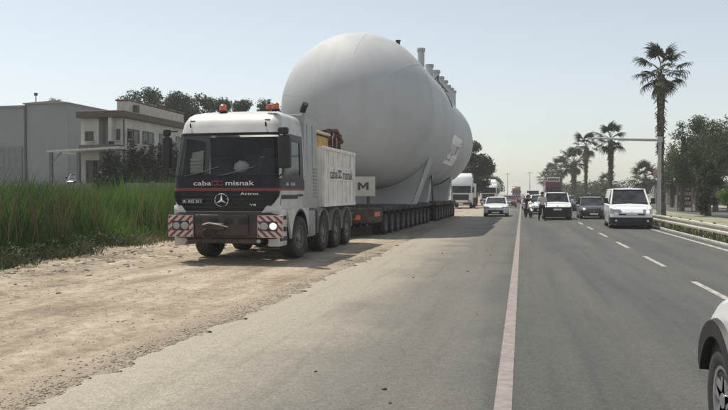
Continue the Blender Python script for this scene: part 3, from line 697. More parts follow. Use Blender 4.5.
    # side band and lettering on the door
    for sg in (-1, 1):
        a, b_ = sorted((sg * 1.9, sg * 2.98)); patch('side_band', a, b_, 1.86, 2.12, M['purple_band'], ns=10, nz=2)
        a, b_ = sorted((sg * 1.85, sg * 2.98)); patch('side_stripe', a, b_, 1.815, 1.855, M['red_paint'], ns=10, nz=1, off=.014)
        a, b_ = sorted((sg * 2.17, sg * 2.81)); patch('door_window', a, b_, 2.18, 3.16, M['glass'], off=-.004, ns=6, nz=4, thick=.006)
        # thick black window surround
        for (u0, u1, z0, z1) in ((2.06, 2.93, 3.10, 3.28), (2.06, 2.93, 2.12, 2.22), (2.06, 2.18, 2.22, 3.10), (2.80, 2.93, 2.22, 3.10)):
            a, b_ = sorted((sg * u0, sg * u1)); patch('window_surround', a, b_, z0, z1, M['black_paint'], ns=4, nz=2)
        # door seams, handle, steps
        for u in (2.02, 2.95):
            a, b_ = sorted((sg * u, sg * (u + .008))); patch('door_seam', a, b_, 1.34, 3.30, M['interior'], ns=1, nz=8, off=.004)
        a, b_ = sorted((sg * 2.70, sg * 2.86)); patch('door_handle', a, b_, 1.66, 1.72, M['black_plastic'], ns=2, nz=1, off=.045)
        a, b_ = sorted((sg * 2.05, sg * 2.68)); patch('side_trim', a, b_, 1.60, 1.70, M['purple_band'], ns=5, nz=1, off=.02)
    logo_text(t, 1.05, 1.99, .80, .10, M['text_white'], 'side', 1.262)
    # roof lamps, horn stubs, marker lights
    for x, y in ((-.32, .85), (1.0, .72)):
        bc = MB().lathe([(3.84, .10), (3.875, .10), (3.885, .075)], 20, 'z', (x, y, 0)).build('beacon', M['black_plastic'], t)
        MB().lathe([(3.885, .072), (3.90, .082), (4.02, .078), (4.045, .05), (4.05, .001)], 20, 'z', (x, y, 0)).build('beacon_lens', M['orange_lens'], bc)
        if x > 0:
            MB().lathe([(3.885, .06), (3.99, .058), (4.01, .001)], 16, 'z', (x - .17, y + .02, 0)).build('beacon_lens', M['orange_lens'], bc)
    for x in (-.92, .88):
        MB().lathe([(0, .001), (0, .022), (.10, .018), (.12, .001)], 8, 'z').build('marker_lamp', M['black_plastic'], t, loc=(x, .36, 3.42), rot=(R(18), 0, 0))
        MB().box(x - .06, x + .06, .46, .50, 3.585, 3.61).build('marker_lamp', M['black_plastic'], t, bevel=.006)
    # wipers
    for x0, x1 in ((-.95, -.25), (-.15, .60)):
        MB().tube([(x0, .0, 2.17), (x0 + .25, .01, 2.22), (x1 + .12, .045, 2.40)], .012, 5).build('wiper', M['black_plastic'], t)
    # mirrors
    for sg in (-1, 1):
        m = MB().box(sg * 1.27, sg * (1.54 if sg > 0 else 1.46), -.06, .16, 2.36, 3.16); mo = m.build('mirror', M['black_plastic'], t, bevel=.05, seg=3)
        MB().box(sg * 1.27, sg * (1.50 if sg > 0 else 1.43), -.08, .10, 3.19, 3.36).build('mirror', M['black_plastic'], t, bevel=.05, seg=2)
        MB().tube([(sg * 1.20, .26, 3.32), (sg * 1.40, .06, 3.30), (sg * 1.38, .05, 3.0)], .022, 6).build('mirror_arm', M['black_plastic'], t)
        MB().tube([(sg * 1.22, .22, 2.16), (sg * 1.36, .04, 2.22), (sg * 1.38, .04, 2.5)], .022, 6).build('mirror_arm', M['black_plastic'], t)
        MB().box(sg * 1.30, sg * 1.44, .162, .172, 2.47, 3.07).build('mirror_glass', M['chrome'], mo, smooth=False)
    # interior
    MB().box(-1.12, 1.12, .32, .68, 1.9, 2.24).build('dashboard', M['interior'], t, bevel=.05, seg=2)
    MB().box(-1.15, 1.15, 2.18, 2.26, 1.7, 3.3).build('rear_wall', M['seat_cloth'], t, smooth=False)
    for x in (-.62, .62):
        sb = MB(); sb.box(x - .26, x + .26, 1.05, 1.50, 1.85, 2.02); sb.box(x - .25, x + .25, 1.42, 1.56, 2.02, 2.72); sb.box(x - .14, x + .14, 1.43, 1.54, 2.74, 2.95)
        sb.build('seat', M['seat_cloth'], t, bevel=.04, seg=2)
    MB().tube([(.62 + .24 * math.cos(a), .82 + .10 * math.sin(a), 2.30 + .20 * math.sin(a)) for a in [k * math.pi / 10 for k in range(21)]], .016, 6).build('steering_wheel', M['black_plastic'], t)
    # items lying behind the glass
    bmw = bmesh.new(); bmesh.ops.create_icosphere(bmw, subdivisions=3, radius=1)
    for v in bmw.verts: v.co *= 1 + .22 * mn.noise(v.co * 2.1); v.co = Vector((v.co.x * .19, v.co.y * .12, v.co.z * .15))
    me = bpy.data.meshes.new('cloth_bundle'); bmw.to_mesh(me); bmw.free(); me.materials.append(M['cloth_white'])
    me.polygons.foreach_set('use_smooth', [True] * len(me.polygons))
    tag(link('cloth_bundle', me, None, (loc[0] + .36, loc[1] + .29, loc[2] + 2.41)), 'crumpled white cloth bundle on the dashboard behind the windscreen', 'cloth')
    pb = MB(); pb.hexa([(-1.02, .28, 2.26), (-.66, .25, 2.26), (-.66, .27, 2.26), (-1.02, .30, 2.26), (-1.02, .42, 2.78), (-.70, .40, 2.84), (-.70, .42, 2.84), (-1.02, .44, 2.78)])
    for k in range(4): pb.box(-1.0 + .0 * k, -.70, .255 - .006, .262, 2.30 + .09 * k, 2.35 + .09 * k)
    tag(pb.build('paper_sheet', M['plaster'], None, loc=loc, smooth=False), 'pale paper permits propped up behind the left of the windscreen', 'papers')
    # lower front: bumper, coupling, striped wide load panels, lamps
    bm_ = MB(); arc = [(0, -.10), (.5, -.10), (.85, -.07), (1.08, .0), (1.22, .14), (1.25, .42)]; line = [(-x, y) for x, y in arc[:0:-1]] + arc
    zz = [(.62, .05), (.66, 0), (1.22, 0), (1.27, .04)]
    bm_.grid([[(x, y + .4, zz[0][0]) for x, y in line]] + [[(x * (1 - d * .3), y + d, z) for x, y in line] for z, d in zz] + [[(x, y + .4, zz[-1][0]) for x, y in line]])
    bp = bm_.build('bumper', M['bumper_steel'], t, ang=40)
    MB().box(-.62, .62, -.17, -.10, .70, 1.22).build('push_plate', M['bumper_steel'], t, bevel=.02)
    for x in (-.55, -.18, .18, .52): MB().box(x - .11, x + .11, -.177, -.168, .98, 1.14).build('recess', M['interior'], t, smooth=False)
    MB().box(-.28, .10, -.30, -.17, .84, 1.02).build('tow_coupling', M['chassis'], t, bevel=.03)
    MB().lathe([(-.26, .10), (-.31, .13), (-.26, .16), (-.20, .13)], 20, 'y', (-.28, 0, .74), closed=True).build('tow_eye', M['chassis'], t)
    MB().tube([(-.42, -.20, .97), (-.22, -.34, 1.02), (.02, -.34, .98), (.16, -.20, .92)], .018, 6).build('air_hose', M['galv'], t)
    MB().box(-.85, .85, -.05, .3, .50, .62).build('under_guard', M['chassis'], t, bevel=.02)
    for sg in (-1, 1):
        # white corner wing above, dark lower corner
        xo = sg * 1.25
        pn = MB().box(*((.84, 1.42) if sg > 0 else (-1.26, -.66)), -.155, -.125, .66, 1.20).build('marker_panel', M['plaster'], t, bevel=.004)
        st = MB(); x0, x1 = (.84, 1.42) if sg > 0 else (-1.26, -.66)
        for k in range(-8, 12):
            xa = x0 + k * .17
            if sg > 0: poly = [(xa, 1.20), (xa + .075, 1.20), (xa + .075 + .54, .66), (xa + .54, .66)]
            else: poly = [(xa + .54, 1.20), (xa + .615, 1.20), (xa + .075, .66), (xa, .66)]
            poly = clip_poly(poly, x0 + .01, x1 - .01, .67, 1.19)
            if len(poly) > 2: st.prism(poly, 'y', -.159, -.152)
        st.build('red_stripe', M['red_paint'], pn, smooth=False)
        MB().box(*((.90, 1.30) if sg > 0 else (-1.16, -.76)), -.165, -.145, .82, 1.06).build('headlight_surround', M['dusty_black'], t, bevel=.008)
        on = M['lamp_on']
        MB().lathe([(-.19, .001), (-.188, .07), (-.165, .095)], 18, 'y', (.99 if sg > 0 else -.86, 0, .94)).build('headlight', M['lamp_lens'], t)
        MB().lathe([(-.19, .001), (-.188, .06), (-.165, .085)], 18, 'y', (1.20 if sg > 0 else -1.06, 0, .94)).build('headlight', on if sg > 0 else M['lamp_lens'], t)
        # white wing panel: headlamp pod over the wheel up to the grille
        MB().hexa([(sg * .86, -.03, 1.22), (sg * 1.245, .12, 1.22), (sg * 1.245, .5, 1.22), (sg * .86, .3, 1.22), (sg * 1.0, -.01, 1.44), (sg * 1.247, .13, 1.44), (sg * 1.247, .5, 1.44), (sg * 1.0, .3, 1.44)]).build('wing_panel', M['cab_white'], t, bevel=.02)
        MB().box(sg * .98, sg * 1.252, .16, .78, .42, 1.34).build('step_housing', M['cab_white'], t, bevel=.03, seg=2)
        MB().box(sg * 1.0, sg * 1.262, .28, .70, .78, .90).build('step', M['interior'], t, bevel=.01)
        MB().box(sg * 1.0, sg * 1.262, .28, .70, 1.08, 1.18).build('step', M['interior'], t, bevel=.01)
        MB().box(sg * 1.02, sg * 1.266, .20, .74, .55, .66).build('side_marker', M['purple_band'], t, bevel=.01)
        MB().lathe([(-.15, .001), (-.15, .045), (-.12, .05)], 12, 'y', (sg * .86, 0, .57)).build('fog_lamp', M['lamp_lens'], t)
        # inner wing: over front wheel
        fb = MB(); rws = []
        for k in range(13):
            a = math.pi * (.02 + .96 * k / 12); rws.append([(sg * .80, 1.97 - .70 * math.cos(a), .56 + .72 * math.sin(a)), (sg * 1.25, 1.97 - .70 * math.cos(a), .56 + .72 * math.sin(a)),
                                                      (sg * 1.25, 1.97 - .74 * math.cos(a), .56 + .77 * math.sin(a)), (sg * .80, 1.97 - .74 * math.cos(a), .56 + .77 * math.sin(a))])
        fb.grid(rws, closed=True).build('fender', M['black_plastic'], t, ang=50)
        # cab side below the door, cut round the wheel arch
        pts = [(.78, .62), (.78, 1.30), (2.36, 1.30), (2.72, 1.30), (2.72, .95)]
        arcp = [(1.97 - .76 * math.cos(math.pi * k / 14), .56 + .76 * math.sin(math.pi * k / 14)) for k in range(15)]
        poly = [(.78, .56), (.78, 1.30)] + [(y, 1.345) for y in (1.2, 1.97, 2.5)] + [(2.78, 1.30), (2.78, .56)] + arcp[::-1]
        b = MB()
        # build as quads between arch and top edge (no concave n-gon)
        up = [(.78 + (2.78 - .78) * k / 14, 1.345) for k in range(15)]
        for i in range(14):
            a, c = arcp[i], arcp[i + 1]; u, v = up[i], up[i + 1]
            b.hexa([(sg * 1.19, a[0], a[1]), (sg * 1.19, c[0], c[1]), (sg * 1.19, v[0], v[1]), (sg * 1.19, u[0], u[1]),
                    (sg * 1.247, a[0], a[1]), (sg * 1.247, c[0], c[1]), (sg * 1.247, v[0], v[1]), (sg * 1.247, u[0], u[1])])
        b.build('wheel_arch', M['cab_white'], t, smooth=False)
    # chassis
    c = MB()
    for sg in (-1, 1): c.box(sg * .36, sg * .46, .2, 9.2, .85, 1.12)
    for y in (.6, 2.9, 4.0, 5.2, 6.9, 9.1): c.box(-.36, .36, y, y + .12, .88, 1.08)
    c.build('chassis_frame', M['chassis'], t, smooth=False)
    WY = (1.97, 4.45, 6.05, 7.55)
    for y in WY: MB().tube([(-1.0, y, .56), (-.3, y, .56), (-.2, y, .56), (.2, y, .56), (.3, y, .56), (1.0, y, .56)], [.09, .09, .24, .24, .09, .09], 12).build('axle', M['chassis'], t)
    for i, y in enumerate(WY):
        for sg in (-1, 1): wheel(t, sg * 1.07, y, .565, .565, .36, 'truck', sg, 0 if i > 0 else R(-4))
    for y in WY[1:]:
        for sg in (-1, 1):
            fb = MB(); rws = []
            for k in range(13):
                a = math.pi * (.0 + k / 12); rws.append([(sg * .85, y - .66 * math.cos(a), .60 + .66 * math.sin(a)), (sg * 1.24, y - .66 * math.cos(a), .60 + .66 * math.sin(a)),
                                                          (sg * 1.245, y - .70 * math.cos(a), .58 + .70 * math.sin(a)), (sg * .85, y - .70 * math.cos(a), .58 + .70 * math.sin(a))])
            fb.grid(rws, closed=True).build('fender', M['fender_grey'], t, ang=50)
    # fuel tank / boxes between front wheels
    for sg in (-1, 1):
        MB().box(sg * .62, sg * 1.22, 2.82, 3.62, .50, 1.26).build('side_tank', M['fender_grey'], t, bevel=.06, seg=2)
        MB().box(sg * .62, sg * 1.225, 3.66, 3.80, .55, 1.24).build('tool_box', M['dusty_black'], t, bevel=.02)
    # tower behind the cab (cooling pack housing), with panel seams
    tw = MB(); tw.hexa([(-1.17, 2.46, 1.3), (1.17, 2.46, 1.3), (1.17, 4.05, 1.3), (-1.17, 4.05, 1.3), (-1.14, 2.46, 3.93), (1.14, 2.46, 3.93), (1.14, 4.05, 3.82), (-1.14, 4.05, 3.82)])
    tower = tw.build('tower_housing', M['grey_panel'], t, bevel=.05, seg=2)
    for sg in (-1, 1):
        for (y0, y1) in ((2.95, 2.96), (3.5, 3.51)): MB().box(sg * 1.10, sg * 1.163, y0, y1, 1.4, 3.7).build('panel_seam', M['grey_panel'], tower, smooth=False)
    for k in range(9): MB().box(1.15, 1.178, 3.56, 3.96, 1.62 + k * .1, 1.665 + k * .1).build('louvre', M['fender_grey'], tower, smooth=False)
    # exhaust stack with angled tip
    MB().tube([(1.20, 2.40, 1.3), (1.20, 2.40, 3.95), (1.21, 2.38, 4.05), (1.27, 2.30, 4.16)], [.035, .035, .06, .06], 10).build('exhaust_stack', M['pole_grey'], t)
    MB().tube([(1.19, 2.40, 3.98), (1.21, 2.37, 4.06), (1.30, 2.27, 4.19)], [.075, .08, .08], 12).build('exhaust_tip', M['black_plastic'], t)
    # ballast box with ribs, lettering on its side
    bx = MB(); y0, y1, z0, z1, w_ = 4.42, 8.75, 1.34, 3.16, 1.22
    for sg in (-1, 1): bx.box(sg * (w_ - .06), sg * w_, y0, y1, z0, z1)
    bx.box(-w_ + .06, w_ - .06, y0, y0 + .06, z0, z1); bx.box(-w_ + .06, w_ - .06, y1 - .06, y1, z0, z1); bx.box(-w_ + .06, w_ - .06, y0 + .06, y1 - .06, z0, z0 + .5)
    box_ = bx.build('ballast_box', M['dusty_white'], t, bevel=.012)
    for sg in (-1, 1):
        for k in range(8):
            y = y0 + .04 + k * (y1 - y0 - .14) / 7
            if sg > 0 and 0 < k < 7:
                MB().box(w_, w_ + .022, y, y + .07, z0 + .08, 2.10).build('rib', M['dusty_white'], box_, bevel=.006)
                MB().box(w_, w_ + .022, y, y + .07, 2.62, z1 - .08).build('rib', M['dusty_white'], box_, bevel=.006)
            else: MB().box(sg * w_, sg * (w_ + .035), y, y + .07, z0 + .08, z1 - .08).build('rib', M['dusty_white'], box_, bevel=.006)
        MB().box(sg * w_, sg * (w_ + .045), y0 - .01, y1 + .01, z1 - .09, z1 + .01).build('top_rail', M['dusty_white'], box_, bevel=.008)
        MB().box(sg * w_, sg * (w_ + .045), y0 - .01, y1 + .01, z0 - .01, z0 + .09).build('bottom_rail', M['dusty_white'], box_, bevel=.008)
    MB().box(w_ + .002, w_ + .03, y0 + .55, y1 - .45, 2.14, 2.58).build('sign_board', M['dusty_white'], box_, bevel=.004)
    logo_text(t, (y0 + y1) / 2 + .15, 2.36, 3.2, .32, M['text_dark'], 'side', w_ + .036)
    # power pack standing in the box
    pp = thing('power_pack', 'yellow hydraulic power pack with brown frame standing in the white ballast box', 'power pack', (loc[0], loc[1], loc[2]))
    MB().box(-.55, 1.0, 4.62, 6.45, 1.86, 3.56).build('engine_cover', M['yellow'], pp, bevel=.04, seg=2)
    MB().box(-.60, 1.06, 4.56, 6.55, 3.62, 3.70).build('cover_lid', M['galv'], pp, bevel=.02)
    MB().box(-.52, .98, 4.59, 4.62, 3.12, 3.40).build('cover_band', M['brown_rust'], pp, smooth=False)
    MB().box(-.5, .95, 6.70, 8.1, 1.86, 3.35).build('tank_block', M['brown_rust'], pp, bevel=.05, seg=2)
    fr = MB()
    for y in (6.9, 7.5, 8.1): fr.tube([(.95, y, 1.86), (.95, y, 3.62), (.98, y + .12, 3.78)], .07, 6)
    fr.tube([(.97, 6.6, 3.80), (.97, 7.6, 3.90), (1.0, 8.3, 3.55)], .085, 8); fr.tube([(.4, 6.8, 3.3), (.5, 6.9, 3.78), (.9, 7.1, 3.86)], .09, 8)
    fr.build('pipe_frame', M['brown_rust'], pp)
    MB().lathe([(3.3, .18), (3.62, .2), (3.75, .12), (3.8, .001)], 16, 'z', (.6, 7.5, 0)).build('filter_drum', M['dusty_black'], pp)
    return t
tractor = heavy_tractor((-7.25, 17.5, 0)); tractor.scale = (1.12, 1, 1)

# ------------------------------------------------------------------ modular trailers, tank
TR = R(-1.05)      # whole combination lies slightly askew to the road
def modular_trailer(label, x, y, n, pitch=1.42, front=False):
    t = thing('modular_trailer', label, 'trailer', (x, y, 0), TR)
    L = n * pitch
    d = MB(); d.box(-1.5, 1.5, 0, L, .98, 1.22); d.build('deck', M['chassis'], t, bevel=.03)
    s = MB()
    for sg in (-1, 1): s.box(sg * 1.50, sg * 1.56, 0, L, 1.0, 1.20)
    s.build('side_rail', M['chassis'], t, bevel=.01)
    for k in range(n):
        yy = (k + .5) * pitch
        MB().box(-1.35, 1.35, yy - .12, yy + .12, .78, .98).build('crossbeam', M['chassis'], t, smooth=False)
        for sg in (-1, 1):
            MB().hexa([(sg * .92, yy - .08, .42), (sg * 1.08, yy - .08, .42), (sg * 1.08, yy + .08, .42), (sg * .92, yy + .08, .42), (sg * .80, yy - .16, .98), (sg * 1.20, yy - .16, .98), (sg * 1.20, yy + .16, .98), (sg * .80, yy + .16, .98)]).build('suspension', M['dusty_black'], t, smooth=False)
            for xo in (1.40, 1.10): wheel(t, sg * xo, yy, .43, .43, .24, 'dual', sg)
            MB().box(sg * 1.53, sg * 1.585, yy - .10, yy + .10, 1.03, 1.15).build('lashing_point', M['dusty_black'], t, bevel=.01)
    return t
TX = -7.15
t1 = modular_trailer('brown modular trailer coupled to the truck under the front half of the tank', TX, 30.6, 10)
# drawbar and its side boards
MB().hexa([(-.25, -4.2, .78), (.25, -4.2, .78), (1.3, 0, .72), (-1.3, 0, .72), (-.25, -4.2, .98), (.25, -4.2, .98), (1.3, 0, 1.0), (-1.3, 0, 1.0)]).build('drawbar', M['chassis'], t1, bevel=.03)
MB().box(-1.45, 1.52, -1.9, -.02, .55, 1.16).build('end_frame', M['chassis'], t1, bevel=.05)
MB().box(1.525, 1.55, -1.75, -.75, .82, 1.0).build('reflector_board', M['orange_reflector'], t1, bevel=.008)
MB().box(-.9, 1.0, -1.92, -1.90, .70, .88).build('reflector_board', M['orange_reflector'], t1, bevel=.004)
bd = MB().box(-1.0, 1.50, -1.50, -1.44, 1.62, 2.40).build('name_board', M['plaster'], t1, bevel=.01)
mm = MB()
for poly in ([(0, 0), (.10, 0), (.10, .30), (0, .30)], [(.34, 0), (.44, 0), (.44, .30), (.34, .30)], [(.10, .30), (.10, .18), (.22, .04), (.22, .16)], [(.34, .30), (.34, .18), (.22, .04), (.22, .16)]): mm.prism([(x + .80, z + 1.87) for x, z in poly], 'y', -1.508, -1.502)
mm.build('lettering', M['text_dark'], t1, smooth=False)
for x in (-.7, 1.2): MB().box(x - .05, x + .05, -1.43, -1.35, 1.16, 2.3).build('board_post', M['chassis'], t1, smooth=False)
t2 = modular_trailer('brown modular trailer under the rear half of the tank', TX + .42, 46.2, 8)

RT = 3.4; RR = 3.22; YS = 40.6; ZC = 5.36; Y0 = 32.4; Y1 = 54.4; FR = .92      # front section, slimmer rear section behind the step at YS
def saddle(parent, y, y1, hw=2.45, top=3.55, wb=1.5, RT=3.4):
    b = MB(); n = 16; rows_f = []; 
    ac = math.asin(hw / (RT + .03))
    cur = [(hw * (2 * k / n - 1), ZC - math.sqrt((RT + .03) ** 2 - (hw * (2 * k / n - 1)) ** 2)) for k in range(n + 1)]
    bot = [((wb + (hw - wb) * .4) * (2 * k / n - 1), 1.225) for k in range(n + 1)]
    for i in range(n):
        b.hexa([(bot[i][0], y, bot[i][1]), (bot[i + 1][0], y, bot[i + 1][1]), (bot[i + 1][0], y1, bot[i + 1][1]), (bot[i][0], y1, bot[i][1]),
                (cur[i][0], y, cur[i][1]), (cur[i + 1][0], y, cur[i + 1][1]), (cur[i + 1][0], y1, cur[i + 1][1]), (cur[i][0], y1, cur[i][1])])
    s = b.build('saddle', M['tank_grey'], parent, smooth=False)
    for sg in (-1, 1):
        MB().hexa([(sg * (wb + .52), y + .0, 1.225), (sg * (wb + .57), y + .0, 1.225), (sg * (wb + .57), y1 - .9, 1.225), (sg * (wb + .52), y1 - .9, 1.225),
                   (sg * (hw - .0), y + .0, cur[-1][1] + .25), (sg * (hw + .06), y + .0, cur[-1][1] + .25), (sg * (hw + .06), y1 - .9, cur[-1][1] + .25), (sg * (hw + .0), y1 - .9, cur[-1][1] + .25)]).build('flange', M['cab_white'] if y < 5 and y > 4 else M['chassis'], s, smooth=False)
    return s

def tank_material():
    m = bpy.data.materials.new('tank_grey'); m.use_nodes = True; nt = m.node_tree; N = nt.nodes; L = nt.links
    b = N['Principled BSDF']; b.inputs['Roughness'].default_value = .62; b.inputs['Metallic'].default_value = 0.0; b.inputs['Specular IOR Level'].default_value = .3
    tc = N.new('ShaderNodeTexCoord')
    def noise(scale, detail, st=None):
        n = N.new('ShaderNodeTexNoise'); n.inputs['Scale'].default_value = scale; n.inputs['Detail'].default_value = detail
        if st:
            mp = N.new('ShaderNodeMapping'); mp.inputs['Scale'].default_value = st; L.new(tc.outputs['Object'], mp.inputs[0]); L.new(mp.outputs[0], n.inputs[0])
        else: L.new(tc.outputs['Object'], n.inputs[0])
        return n
    a = noise(.45, 8); s_ = noise(1.6, 6, (1, 1, .12))
    r1 = N.new('ShaderNodeValToRGB'); L.new(a.outputs[0], r1.inputs[0])
    e = r1.color_ramp.elements; e[0].position = .3; e[0].color = (.44, .45, .46, 1); e[1].position = .6; e[1].color = (.52, .53, .54, 1)
    r2 = N.new('ShaderNodeValToRGB'); L.new(s_.outputs[0], r2.inputs[0])
    e = r2.color_ramp.elements; e[0].position = .32; e[0].color = (.93, .92, .89, 1); e[1].position = .5; e[1].color = (1, 1, 1, 1)
    mx = N.new('ShaderNodeMix'); mx.data_type = 'RGBA'; mx.blend_type = 'MULTIPLY'; mx.inputs[0].default_value = 1
    L.new(r1.outputs[0], mx.inputs[6]); L.new(r2.outputs[0], mx.inputs[7]); L.new(mx.outputs[2], b.inputs['Base Color'])
    bp = N.new('ShaderNodeBump'); bp.inputs['Strength'].default_value = .07; bp.inputs['Distance'].default_value = .06
    n2 = noise(.9, 4); L.new(n2.outputs[0], bp.inputs['Height']); L.new(bp.outputs[0], b.inputs['Normal'])
    return m
M['tank_grey'] = tank_material()
tank = thing('storage_tank', 'huge pale grey cylindrical steel storage tank with domed ends lying on the trailers', 'tank', (-7.1, 0, 0), TR)
tank.location = (-7.1 - 32.4 * math.sin(-TR) , 0, 0)
prof = [(Y0 - RT * FR * math.cos(math.pi / 2 * k / 24), RT * math.sin(math.pi / 2 * k / 24)) for k in range(0, 25)]
prof[0] = (prof[0][0], .001)
prof += [(Y0 + (YS - Y0) * k / 4, RT) for k in range(1, 4)] + [(YS - .02, RT), (YS, RT - .02), (YS + .06, RR + .02), (YS + .10, RR)] + [(YS + (Y1 - YS) * k / 8, RR) for k in range(1, 8)] + [(Y1 + RR * FR * math.sin(math.pi / 2 * k / 24), max(.001, RR * math.cos(math.pi / 2 * k / 24))) for k in range(0, 25)]
MB().lathe(prof, 128, 'y', (0, 0, ZC)).build('shell', M['tank_grey'], tank, ang=60)
def seam(y, r=None): 
    r = r or (RT if y < YS else RR)
    return MB().lathe([(y - .035, r - .004), (y - .02, r + .003), (y + .02, r + .003), (y + .035, r - .004)], 128, 'y', (0, 0, ZC))
for y in [Y0 + .02] + [Y0 + 2.73 * k for k in (1, 2, 4, 5, 6, 7)] + [Y1 - .02]: seam(y).build('weld_seam', M['tank_grey'], tank)
# plate seams on the front dome
for k in range(8):
    a = 2 * math.pi * k / 8 + .2; pts = []
    for i in range(2, 25):
        th = math.pi / 2 * i / 24; r = RT * math.sin(th); pts.append((r * math.sin(a), Y0 - RT * FR * math.cos(th), ZC + r * math.cos(a)))
    MB().tube(pts[8:], .006, 5).build('weld_seam', M['tank_grey'], tank)
saddle(t1, 34.9 - 30.6, 36.4 - 30.6, hw=2.85); saddle(t1, 42.0 - 30.6, 43.2 - 30.6, hw=1.9, RT=3.22)
saddle(t2, 50.6 - 46.2, 51.9 - 46.2, hw=1.9, RT=3.22)
# nozzles on the upper right shoulder of the shell
ang = math.asin(2.15 / RT)
def on_shell(a, y, off=0):
    q = (RT if y < YS else RR) + off; return Vector((q * math.sin(a), y, ZC + q * math.cos(a)))
for k, (y, h, r) in enumerate(((37.6, .95, .17), (41.4, .78, .20), (43.9, .85, .24), (46.0, .80, .23), (47.9, .84, .24), (49.7, .80, .23), (51.4, .84, .24), (53.2, .9, .22))):
    p = on_shell(ang, y, -.2); z1 = p.z + .2 + h + (0 if y < YS else .14)
    nb = MB().tube([(p.x, y, p.z), (p.x, y, z1)], r, 16).build('nozzle', M['tank_grey'], tank)
    MB().tube([(p.x, y, z1 - .09), (p.x, y, z1 + .02)], r * 1.22, 16).build('flange', M['grey_panel'], nb)
    MB().tube([(p.x, y, z1 - .14), (p.x, y, z1 - .10)], r * 1.22, 16).build('flange', M['grey_panel'], nb)
# dark service ladder over the shoulder
lad = []
for dy in (-.2, .2): lad.append([on_shell(ang * (.85 + .95 * k / 10), 41.2 + dy, .16) for k in range(11)])
lb = MB(); lb.tube(lad[0], .03, 6); lb.tube(lad[1], .03, 6)
for k in range(11): lb.tube([lad[0][k], lad[1][k]], .02, 5)
lb.build('ladder', M['black_plastic'], tank)
rl = MB(); pth = [on_shell(ang * 1.10, y, .28) for y in np.arange(40.4, 46.2, .8)]; rl.tube(pth, .035, 6)
for y in np.arange(40.4, 46.2, 1.6): rl.tube([on_shell(ang * 1.10, y, -.02), on_shell(ang * 1.10, y, .28)], .03, 6)
rl.build('handrail', M['black_plastic'], tank)
MB().lathe([(0, .09), (.22, .09), (.22, .12), (.27, .12), (.28, .001)], 14, 'z').build('vent_valve', M['chassis'], tank, loc=tuple(on_shell(ang * .75, 33.2, -.03)))
# lifting lugs
for y in (36.4, 47.6):
    for sg in (-1, 1):
        p = on_shell(sg * .25, y, -.03); MB().box(-.03, .03, -.2, .2, 0, .34).build('lifting_lug', M['tank_grey'], tank, loc=tuple(p), rot=(0, sg * .25, 0), bevel=.01)
# banner taped to the side of the shell
bn = MB(); y0, y1, a0, a1 = 40.9, 46.6, R(96), R(127)
bn.grid([[on_shell(a0 + (a1 - a0) * i / 8, y, .012) for i in range(9)] for y in (y0, y1)])
ban = bn.build('banner', M['car_white'], tank)
def glyph(quads):
    g = MB()
    for (ya, yb, ua, ub) in quads:
        g.grid([[on_shell(a0 + (a1 - a0) * (ua + (ub - ua) * i / 4), y, .02) for i in range(5)] for y in (y0 + (y1 - y0) * ya, y0 + (y1 - y0) * yb)])
    return g
glyph([(.14, .22, .50, .86), (.22, .34, .78, .86), (.42, .56, .60, .70), (.42, .56, .78, .86), (.66, .74, .30, .60), (.74, .86, .30, .38)]).build('banner_lettering', M['car_grey'], ban)

# ------------------------------------------------------------------ traffic
car('sedan', 'white sedan with black lower grille coming up beside the tank shadow', 'car', (-1.88, 55.2, 0), L=4.6, W=1.78, H=1.47, hood=.90, belt=.96, nose=.66, wsb=1.2, wst=2.05, rt=3.35, rb=4.1,
    grille=(.62, .26, .50), hl=(.62, .75), bumperband=None)
car('panel_van', 'white delivery van with short sloping bonnet next to the guardrail', 'van', (5.13, 37.6, 0), L=4.97, W=1.99, H=1.99, hood=1.12, belt=1.20, nose=.80, wsb=.95, wst=1.72, rt=4.75, rb=4.88,
    axle=(.92, 3.86), wr=.335, sideglass=2.65, grille=(.60, .68, .76), hl=(.76, .97), hl_on=1, lower='black_plastic', bumperband=(.26, .58), dark_mirror=True, fog=True, tail=1.25, rz=R(-2))
car('off_road_car', 'white boxy car with black bumper and roof rails behind the walking man', 'car', (2.22, 49.2, 0), L=4.4, W=1.80, H=1.80, hood=1.08, belt=1.16, nose=.80, wsb=1.15, wst=1.62, rt=4.1, rb=4.3,
    axle=(.82, 3.5), wr=.35, grille=(.93, .62, .86), hl=(.70, .86), lower='black_plastic', bumperband=(.28, .62), sideglass=2.9, tail=1.2, rails=True)
car('dark_hatchback', 'dark hatchback with a highlight painted into its roof and one lit headlamp, left of the white delivery van', 'car', (4.62, 51.2, 0), L=4.1, W=1.74, H=1.50, hood=.92, belt=.98, nose=.68, wsb=1.1, wst=1.85, rt=3.3, rb=3.9,
    axle=(.8, 3.3), paint='car_dark', roof_paint='car_grey', hl=(.62, .78), hl_on=-1, grille=(.5, .3, .5))  # whitish roof highlight put in as a paler roof colour
car('estate_car', 'white car in the queue just behind the motorcyclist', 'car', (1.45, 62.0, 0), L=4.3, W=1.76, H=1.62, hood=.98, belt=1.02, paint='car_white', grille=(.6, .3, .55))
car('queue_car', 'white small car behind the queue, close to the solid line', 'car', (1.0, 70.0, 0), L=4.2, W=1.74, H=1.55, paint='car_white', grille=(.5, .3, .5))
car('queue_car', 'light grey car far back in the inner lane queue', 'car', (.85, 81.5, 0), L=4.2, W=1.74, H=1.50, paint='car_grey')
car('queue_van', 'white van standing high above the cars far back in the queue', 'van', (1.3, 93, 0), L=4.9, W=1.95, H=2.1, hood=1.12, belt=1.2, nose=.8, wsb=.95, wst=1.6, rt=4.7, rb=4.85, axle=(.9, 3.8), wr=.33, sideglass=2.6, grille=(.6, .5, .75), hl=(.74, .92))
car('queue_car', 'dark car far back between the two lanes of traffic', 'car', (4.3, 74, 0), L=4.2, W=1.74, H=1.48, paint='car_dark')
